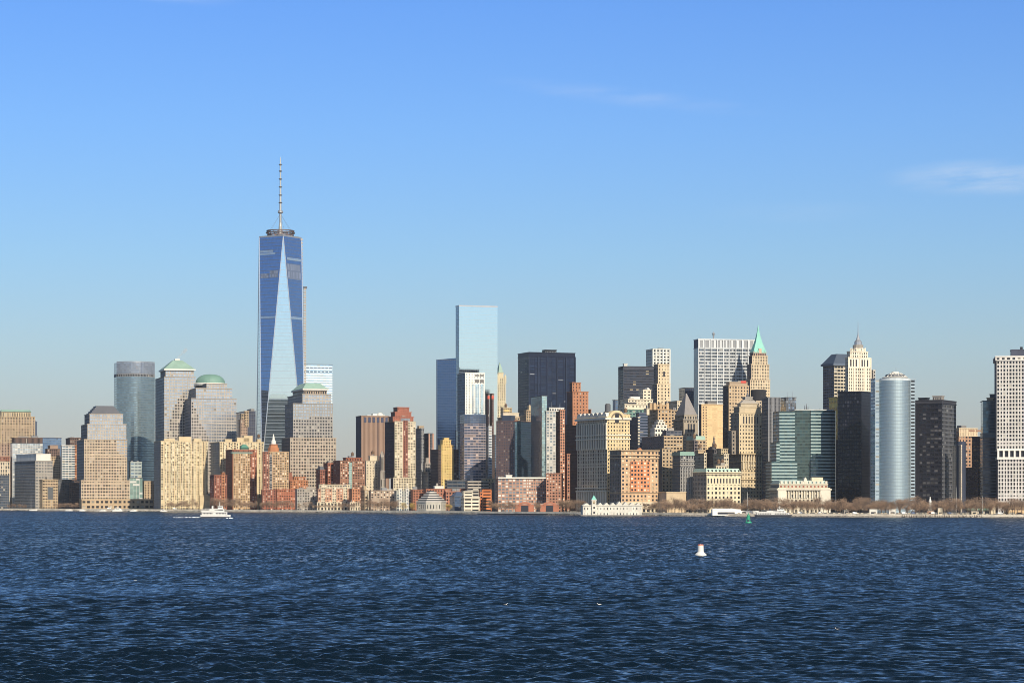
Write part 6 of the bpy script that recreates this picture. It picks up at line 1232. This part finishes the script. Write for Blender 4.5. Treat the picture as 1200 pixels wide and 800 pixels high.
for x, w, h, col, lb in ((1023.5, 8, 5.2, WHITE, 'white square kiosk below the black glass block'), (1046, 7, 5.4, WHITE, 'white square kiosk left of centre below the silver cylinder'), (1102, 4.5, 6.5, CREAMW, 'cream sentry kiosk below the banded black tower'), (992, 5, 4, STONE, 'small grey kiosk between the custom house and the black block'), (1090.5, 6, 3.4, wall((.5, .3, .2)), 'small rusty-roofed kiosk with a dark opening'), (1142, 6, 3.2, CREAMW, 'small cream booth under the green roof edge')):
    d = shore(x) + 10; o = empty('kiosk', (px(x, d), d, 3.1)); tag(o, lb, 'kiosk')
    m = MB(); m.box(-w/2, w/2, 0, 5, 0, h, col); m.build('wall', o); m = MB(); m.box(-w/2-.4, w/2+.4, -.4, 5.4, h, h+.4, STONE); m.build('roof', o); m = MB(); m.box(-w*.3, w*.3, -.15, -.01, .6, 2.2, DARK); m.build('counter_opening', o)
# park benches read as short pale dashes along the esplanades
bn = empty('park_bench', (0, 0, 3.15)); tag(bn, 'pale bench on the right-hand quay', 'bench', 'benches along the right quay')
m = MB(); m.box(-1.2, 1.2, -.3, .3, .4, .5, CREAMW); m.build('seat', bn); m = MB(); m.box(-1.2, 1.2, .25, .32, .5, 1.0, CREAMW); m.build('backrest', bn)
for a in (-1, 1): m = MB(); m.box(a-.06, a+.06, -.25, .25, 0, .4, SLATE); m.build('leg', bn)
bn.location = (px(778, shore(778)+5), shore(778)+5, 3.15)
for i in range(60): x = 784 + i*6.9 + random.uniform(-2, 2); lc = copy_thing(bn, (px(x, shore(x)+5), shore(x)+random.uniform(2.5, 9), 3.15)); tag(lc, 'pale bench on the quay ' + zone(x), None, 'benches ' + zone(x))
# statue and monument in the park on the right
d = shore(1090)+40; o = empty('monument', (px(1090, d), d, 3)); tag(o, 'small white statue on a plinth among the bare trees below the banded black tower', 'statue')
m = MB(); m.prism([(-1.6, -1.6), (1.6, -1.6), (1.6, 1.6), (-1.6, 1.6)], 0, 12, STONE, [(-1.1, -1.1), (1.1, -1.1), (1.1, 1.1), (-1.1, 1.1)]); m.build('plinth', o)
m = MB(); m.ring(0, 0, [(1.2, 12), (1.5, 13), (1.0, 15.2), (.5, 16.2), (.75, 16.8), (.5, 17.6), (.05, 18)], WHITE, 10); m.build('figure', o)

# ---------------------------------------------------------------- boats
BW = wall((.70, .69, .65), .05, .45, 0, 'white_boat_paint'); BD = wall((.05, .055, .07), .1, .5, 0, 'dark_boat_paint')
def hull(m, L, W, z0, z1, mat, bow=.3, flare=1.08, stern=.92):
    def outl(k): return [(-L/2, -W/2*stern*k), (-L/2+1, -W/2*k), (L/2-L*bow, -W/2*k), (L/2-L*bow*.4, -W/2*.62*k), (L/2*(1 if k < 1.02 else 1.02), 0), (L/2-L*bow*.4, W/2*.62*k), (L/2-L*bow, W/2*k), (-L/2+1, W/2*k), (-L/2, W/2*stern*k)]
    m.prism(outl(1.0), z0, z1, mat, outl(flare))
def ferry(o, L, W, dark):
    k = L/38.0
    m = MB(); hull(m, L, W, -.6, .9, BD); m.build('hull_bottom', o)
    m = MB(); hull(m, L*1.015, W*1.09, .9, 2.6, BD if dark else BW); m.build('hull', o)
    m = MB(); m.box(-L*.46, L*.40, -W*.46, W*.46, 2.6, 5.2, BW); m.build('lower_cabin', o)
    for i in range(int(20*k)):
        a = -L*.43 + i*L*.80/int(20*k)
        if .42 < i/(20*k) < .5: continue
        m = MB(); m.box(a, a+L*.8/(20*k)*.7, -W*.46-.06, -W*.46-.01, 3.3, 4.5, DARK); m.build('cabin_window', o)
    m = MB(); m.box(-L*.49, L*.44, -W*.5, W*.5, 5.2, 5.5, BW); m.build('upper_deck', o)
    m = MB()
    for y in (-W*.49, W*.49): m.box(-L*.48, L*.10, y-.05, y+.05, 5.5, 6.6, BW)
    m.build('bulwark', o)
    m = MB(); m.box(-L*.20, L*.30, -W*.38, W*.38, 5.5, 8.0, BW); m.build('upper_cabin', o)
    for i in range(8): a = -L*.02 + i*L*.036; m = MB(); m.box(a, a+L*.024, -W*.38-.06, -W*.38-.01, 6.3, 7.4, DARK); m.build('cabin_window', o)
    m = MB(); m.box(-L*.36, L*.33, -W*.42, W*.42, 8.0, 8.25, BW); m.build('sun_deck', o)
    m = MB(); m.prism([(L*.08, -W*.3), (L*.26, -W*.3), (L*.26, W*.3), (L*.08, W*.3)], 8.25, 10.6, BW, [(L*.09, -W*.27), (L*.245, -W*.27), (L*.245, W*.27), (L*.09, W*.27)]); m.build('wheelhouse', o)
    for i in range(4): a = L*.105 + i*L*.034; m = MB(); m.box(a, a+L*.022, -W*.3-.04, -W*.3+.1, 9.2, 10.1, DARK); m.build('wheelhouse_window', o)
    m = MB(); m.box(L*.07, L*.27, -W*.33, W*.33, 10.6, 10.85, BW); m.build('wheelhouse_roof', o)
    m = MB(); m.tube((L*.14, 0, 10.8), (L*.14, 0, 14.6), .34, .12, BW); m.tube((L*.14, -1.3, 13), (L*.14, 1.3, 13), .1, .1, BW, 4); m.tube((L*.14-1.5, 0, 12.6), (L*.14+1.5, 0, 12.6), .12, .12, BW, 4); m.build('mast', o)
    m = MB(); m.ring(-L*.10, 0, [(1.0, 8.2), (.9, 10.6)], BW if not dark else BD, 12); m.build('funnel', o)
    for a in (-.44, -.33, -.22): m = MB(); m.tube((L*a, -W*.48, 5.5), (L*a, -W*.48, 7.8), .07, .07, BW, 4); m.build('stanchion', o)
    m = MB(); m.box(-L*.47, -L*.21, -W*.46, W*.46, 7.8, 7.95, BW); m.build('awning', o)
    for i in range(9): a = -L*.45 + i*L*.028; m = MB(); m.box(a, a+.5, -W*.3, W*.3, 5.5, 6.5, wall((.12, .2, .35))); m.build('deck_seat', o)
d = F*CH/(606.3-HZ); fo = empty('ferry', (px(252.5, d), d, 0), R(4)); tag(fo, 'white two-deck passenger ferry under way in front of the brick tower, trailing foam', 'ferry'); ferry(fo, 31, 8, False); fo.scale = (.95, .95, 1.12); fd = d
d = shore(907)-14; f2 = empty('ferry', (px(907, d), d, 0), R(0)); tag(f2, 'white ferry with a black hull moored at the quay beside the white ferry tent', 'ferry'); ferry(f2, 36, 8, True); f2.scale = (1.1, 1, .80)
# foam
fm, nt, bb = newmat('foam'); bb.inputs['Base Color'].default_value = (.85, .88, .88, 1); bb.inputs['Roughness'].default_value = .8
tc = nt.nodes.new('ShaderNodeTexCoord'); nn = nt.nodes.new('ShaderNodeTexNoise'); nn.inputs['Scale'].default_value = .5; nn.inputs['Detail'].default_value = 5; nt.links.new(tc.outputs['Object'], nn.inputs['Vector'])
al = mnode(nt, 'GREATER_THAN', nn.outputs['Fac'], .44); nt.links.new(al, bb.inputs['Alpha'])
def foam(x0, x1, y, w, h, dens=1.0):
    m = MB(); g2 = random.Random(int(x0)); dd = F*CH/(y-HZ); xs = np.arange(px(x0, dd), px(x1, dd), 1.6)
    for x in xs:
        if g2.random() < .5*(1-(x-xs[0])/(xs[-1]-xs[0]+.1)): continue
        if dens < 1 and math.sin(x*.021)+math.sin(x*.057+2)+g2.uniform(-1.5, 1.5) < 1.3: continue
        t = (x-xs[0])/(xs[-1]-xs[0]+.1); ww = w*(.35+.65*t)*g2.uniform(.5, 1.2); yy = dd + g2.uniform(-w, w)*.4; hh = h*g2.uniform(.4, 1.2)*(.4+.6*t)
        m.prism([(x-1.1, yy-ww/2), (x+1.1, yy-ww/2), (x+1.1, yy+ww/2), (x-1.1, yy+ww/2)], .0, .25+hh, fm, [(x-.5, yy-ww/4), (x+.5, yy-ww/4), (x+.5, yy+ww/4), (x-.5, yy+ww/4)])
    return m
tag(foam(200, 236, 606.3, 9, .7).build('ferry_wake'), kind='stuff'); tag(foam(266, 272, 607.2, 5, .9).build('bow_wave'), kind='stuff')
# small craft at the left quay
mb0 = empty('motor_yacht', (0, 0, 0)); m = MB(); hull(m, 15, 4.2, -.4, 1.8, BW, .35); m.build('hull', mb0); m = MB(); m.prism([(-5, -1.7), (3.5, -1.7), (3.5, 1.7), (-5, 1.7)], 1.8, 3.6, BW, [(-4.5, -1.5), (1.6, -1.5), (1.6, 1.5), (-4.5, 1.5)]); m.build('cabin', mb0); m = MB(); m.box(-3.8, .8, -1.68, -1.6, 2.5, 3.2, DARK); m.build('cabin_window', mb0); m = MB(); m.box(-3.5, .5, -1.3, 1.3, 4.6, 4.8, BW); m.build('flybridge_roof', mb0)
yl = ((97, 'second white motor yacht from the left, moored at the marina quay'), (81, 'leftmost white motor yacht moored at the quay'), (121, 'white motor yacht moored left of the largest yacht'), (139, 'largest white motor yacht moored before the granite podium'), (157, 'white motor yacht moored just right of the largest yacht'), (192, 'rightmost white motor yacht, at the cream slab tower'))
for i, (x, lb) in enumerate(yl):
    d = shore(x)-8; o = mb0 if i == 0 else copy_thing(mb0, (0, 0, 0)); o.location = (px(x, d), d, 0); o.rotation_euler.z = random.choice((0, R(180), R(15))); tag(o, lb, 'yacht', 'motor yachts at the left quay')
    o.scale = (1.25, 1.25, 1.3) if x == 139 else (.75, .75, .75)
d = shore(39)-10; o = empty('sailboat', (px(39, d), d, 0)); tag(o, 'white sailboat with a bare mast at the far left quay', 'sailboat'); m = MB(); hull(m, 12, 3.2, -.4, 1.5, BW, .4); m.build('hull', o); m = MB(); m.box(-2.5, 1.5, -1, 1, 1.5, 2.3, BW); m.build('cabin', o); m = MB(); m.tube((-3.5, 0, 1.4), (-3.5, 0, 24), .28, .14, BW); m.build('mast', o); m = MB(); m.tube((-3.5, 0, 3), (-9, 0, 3.2), .12, .1, BW, 5); m.build('boom', o)
# buoys
d = F*CH/(650.5-HZ); k = d/F; o = empty('mooring_buoy', (px(821, d), d, -.1)); tag(o, 'white can buoy with an orange top floating in mid harbour', 'buoy')
m = MB(); m.ring(0, 0, [(1.75, -.4), (2.05, .15), (2.0, .55), (1.45, .95)], BW, 24); m.build('float', o, weld=False); m = MB(); m.ring(0, 0, [(1.45, .95), (1.12, 1.3), (1.0, 3.62)], BW, 24); m.build('body', o); m = MB(); m.ring(0, 0, [(1.02, 3.62), (1.0, 3.8), (.8, 3.95)], wall((.62, .16, .05), .1, .5), 24); m.build('orange_top', o); m = MB(); m.ring(0, 0, [(.12, 3.95), (.12, 4.2)], METAL, 8); m.build('lifting_eye', o)
d = F*CH/(612.5-HZ); o = empty('channel_buoy', (px(877, d), d, -.1)); tag(o, 'green lattice channel buoy floating before the white ferry tent', 'buoy'); GR = wall((.02, .30, .17), .15, .5, 0, 'green_buoy_paint')
m = MB(); m.ring(0, 0, [(2.4, -.4), (2.7, .3), (2.4, 1.2)], GR, 20); m.build('float', o); m = MB()
for q in range(4): t = q*math.pi/2+.5; m.tube((1.9*math.cos(t), 1.9*math.sin(t), 1.2), (.9*math.cos(t), .9*math.sin(t), 6.4), .22, .18, GR, 5)
m.build('tower_frame', o); m = MB(); m.ring(0, 0, [(1.5, 2.6), (1.15, 6.2)], GR, 12); m.build('dayboard', o); m = MB(); m.ring(0, 0, [(.9, 6.4), (.9, 6.7), (.35, 6.7), (.3, 7.8), (.05, 8.1)], GR, 12); m.build('lantern', o)
# gulls
WG = wall((.80, .78, .72), .05, .7, 0, 'feathers'); DG = wall((.07, .065, .06), .1, .7, 0, 'feathers')
def gull(x, y, body, wing, label, s=1.0, rz=0.0):
    d = F*CH/(y-HZ); o = empty('gull', (px(x, d), d, .12), rz); o.scale = (s, s, s); tag(o, label, 'bird')
    import bmesh
    bm = bmesh.new()
    def ell(c, r, n=10):
        mt = bmesh.ops.create_uvsphere(bm, u_segments=n, v_segments=8, radius=1)
        for v in mt['verts']: v.co = Vector((c[0]+v.co.x*r[0], c[1]+v.co.y*r[1], c[2]+v.co.z*r[2]))
    prof = [(-.34, .02, .10), (-.26, .05, .08), (-.15, .10, .06), (0, .125, .05), (.12, .11, .06), (.19, .06, .12), (.22, .05, .17), (.25, .06, .22), (.30, .05, .22), (.335, .02, .21)]
    rings = []
    for x_, r_, z_ in prof: rings.append([bm.verts.new((x_, r_*math.cos(t)*.9, z_ + r_*math.sin(t)*.8)) for t in np.arange(0, 6.2, 6.2832/10)])
    for a, b_ in zip(rings, rings[1:]):
        for i in range(10): bm.faces.new((a[i], a[(i+1) % 10], b_[(i+1) % 10], b_[i]))
    bm.faces.new(rings[0][::-1]); bm.faces.new(rings[-1])
    me = bpy.data.meshes.new('body'); bm.to_mesh(me); bm.free(); me.materials.append(body); me.polygons.foreach_set('use_smooth', [True]*len(me.polygons))
    p = bpy.data.objects.new('body', me); COL.objects.link(p); p.parent = o
    for sgn in (-1, 1): m = MB(); m.prism([(-.36, sgn*.06), (-.1, sgn*.13), (.12, sgn*.125), (.12, sgn*.09), (-.1, sgn*.07)], .08, .15, wing, None); m.build('wing', o)
    m = MB(); m.tube((.33, 0, .21), (.41, 0, .195), .018, .006, wall((.6, .35, .05)), 5); m.build('beak', o)
gull(592.5, 709, WG, DG, 'pale gull with dark wings afloat near the middle of the harbour', 1.15); gull(702, 709, WG, WG, 'pale gull afloat right of the middle, below the white buoy line', 1.15, 3.0); gull(720, 699.5, DG, DG, 'dark cormorant-like bird afloat just above right of the pale gull', 1.3, .5); gull(981, 738, WG, DG, 'pale gull riding a crest at the lower right', 1.1, 2.6); gull(558, 681.5, WG, WG, 'tiny pale gull afloat farthest out, left of the middle', 1.0, .4) if False else None
gull(158.5, 681, WG, WG, 'tiny pale gull afloat alone on the left', 1.0)
# a thin plume of steam over the green pyramid and faint ones at both edges
sm = bpy.data.materials.new('steam'); sm.use_nodes = True; nt = sm.node_tree; nt.nodes.clear(); om = nt.nodes.new('ShaderNodeOutputMaterial'); pv = nt.nodes.new('ShaderNodeVolumePrincipled'); pv.inputs['Color'].default_value = (.95, .93, .9, 1)
tc = nt.nodes.new('ShaderNodeTexCoord'); nn = nt.nodes.new('ShaderNodeTexNoise'); nn.inputs['Scale'].default_value = .12; nn.inputs['Detail'].default_value = 3; nt.links.new(tc.outputs['Object'], nn.inputs['Vector'])
nt.links.new(mnode(nt, 'MAXIMUM', mnode(nt, 'MULTIPLY_ADD', nn.outputs['Fac'], .30, -.06), 0.0), pv.inputs['Density']); nt.links.new(pv.outputs[0], om.inputs['Volume'])
def plume(p, q, r0, r1):
    p, q = Vector(p), Vector(q); L = (q-p).length; m = MB()
    m.ring(0, 0, [(.05, 0)] + [(r0 + (r1-r0)*t + .5*math.sin(t*11), L*(.02+.94*t)) for t in np.linspace(0, 1, 9)] + [(.05, L)], sm, 12, cap=False)
    o = m.build('steam', weld=True); o.location = p; o.rotation_euler = (q-p).to_track_quat('Z', 'Y').to_euler(); tag(o, kind='stuff')
plume(STM, (STM[0]+15, STM[1]+5, STM[2]+17), 1.2, 3.6)
bpy.context.view_layer.update()
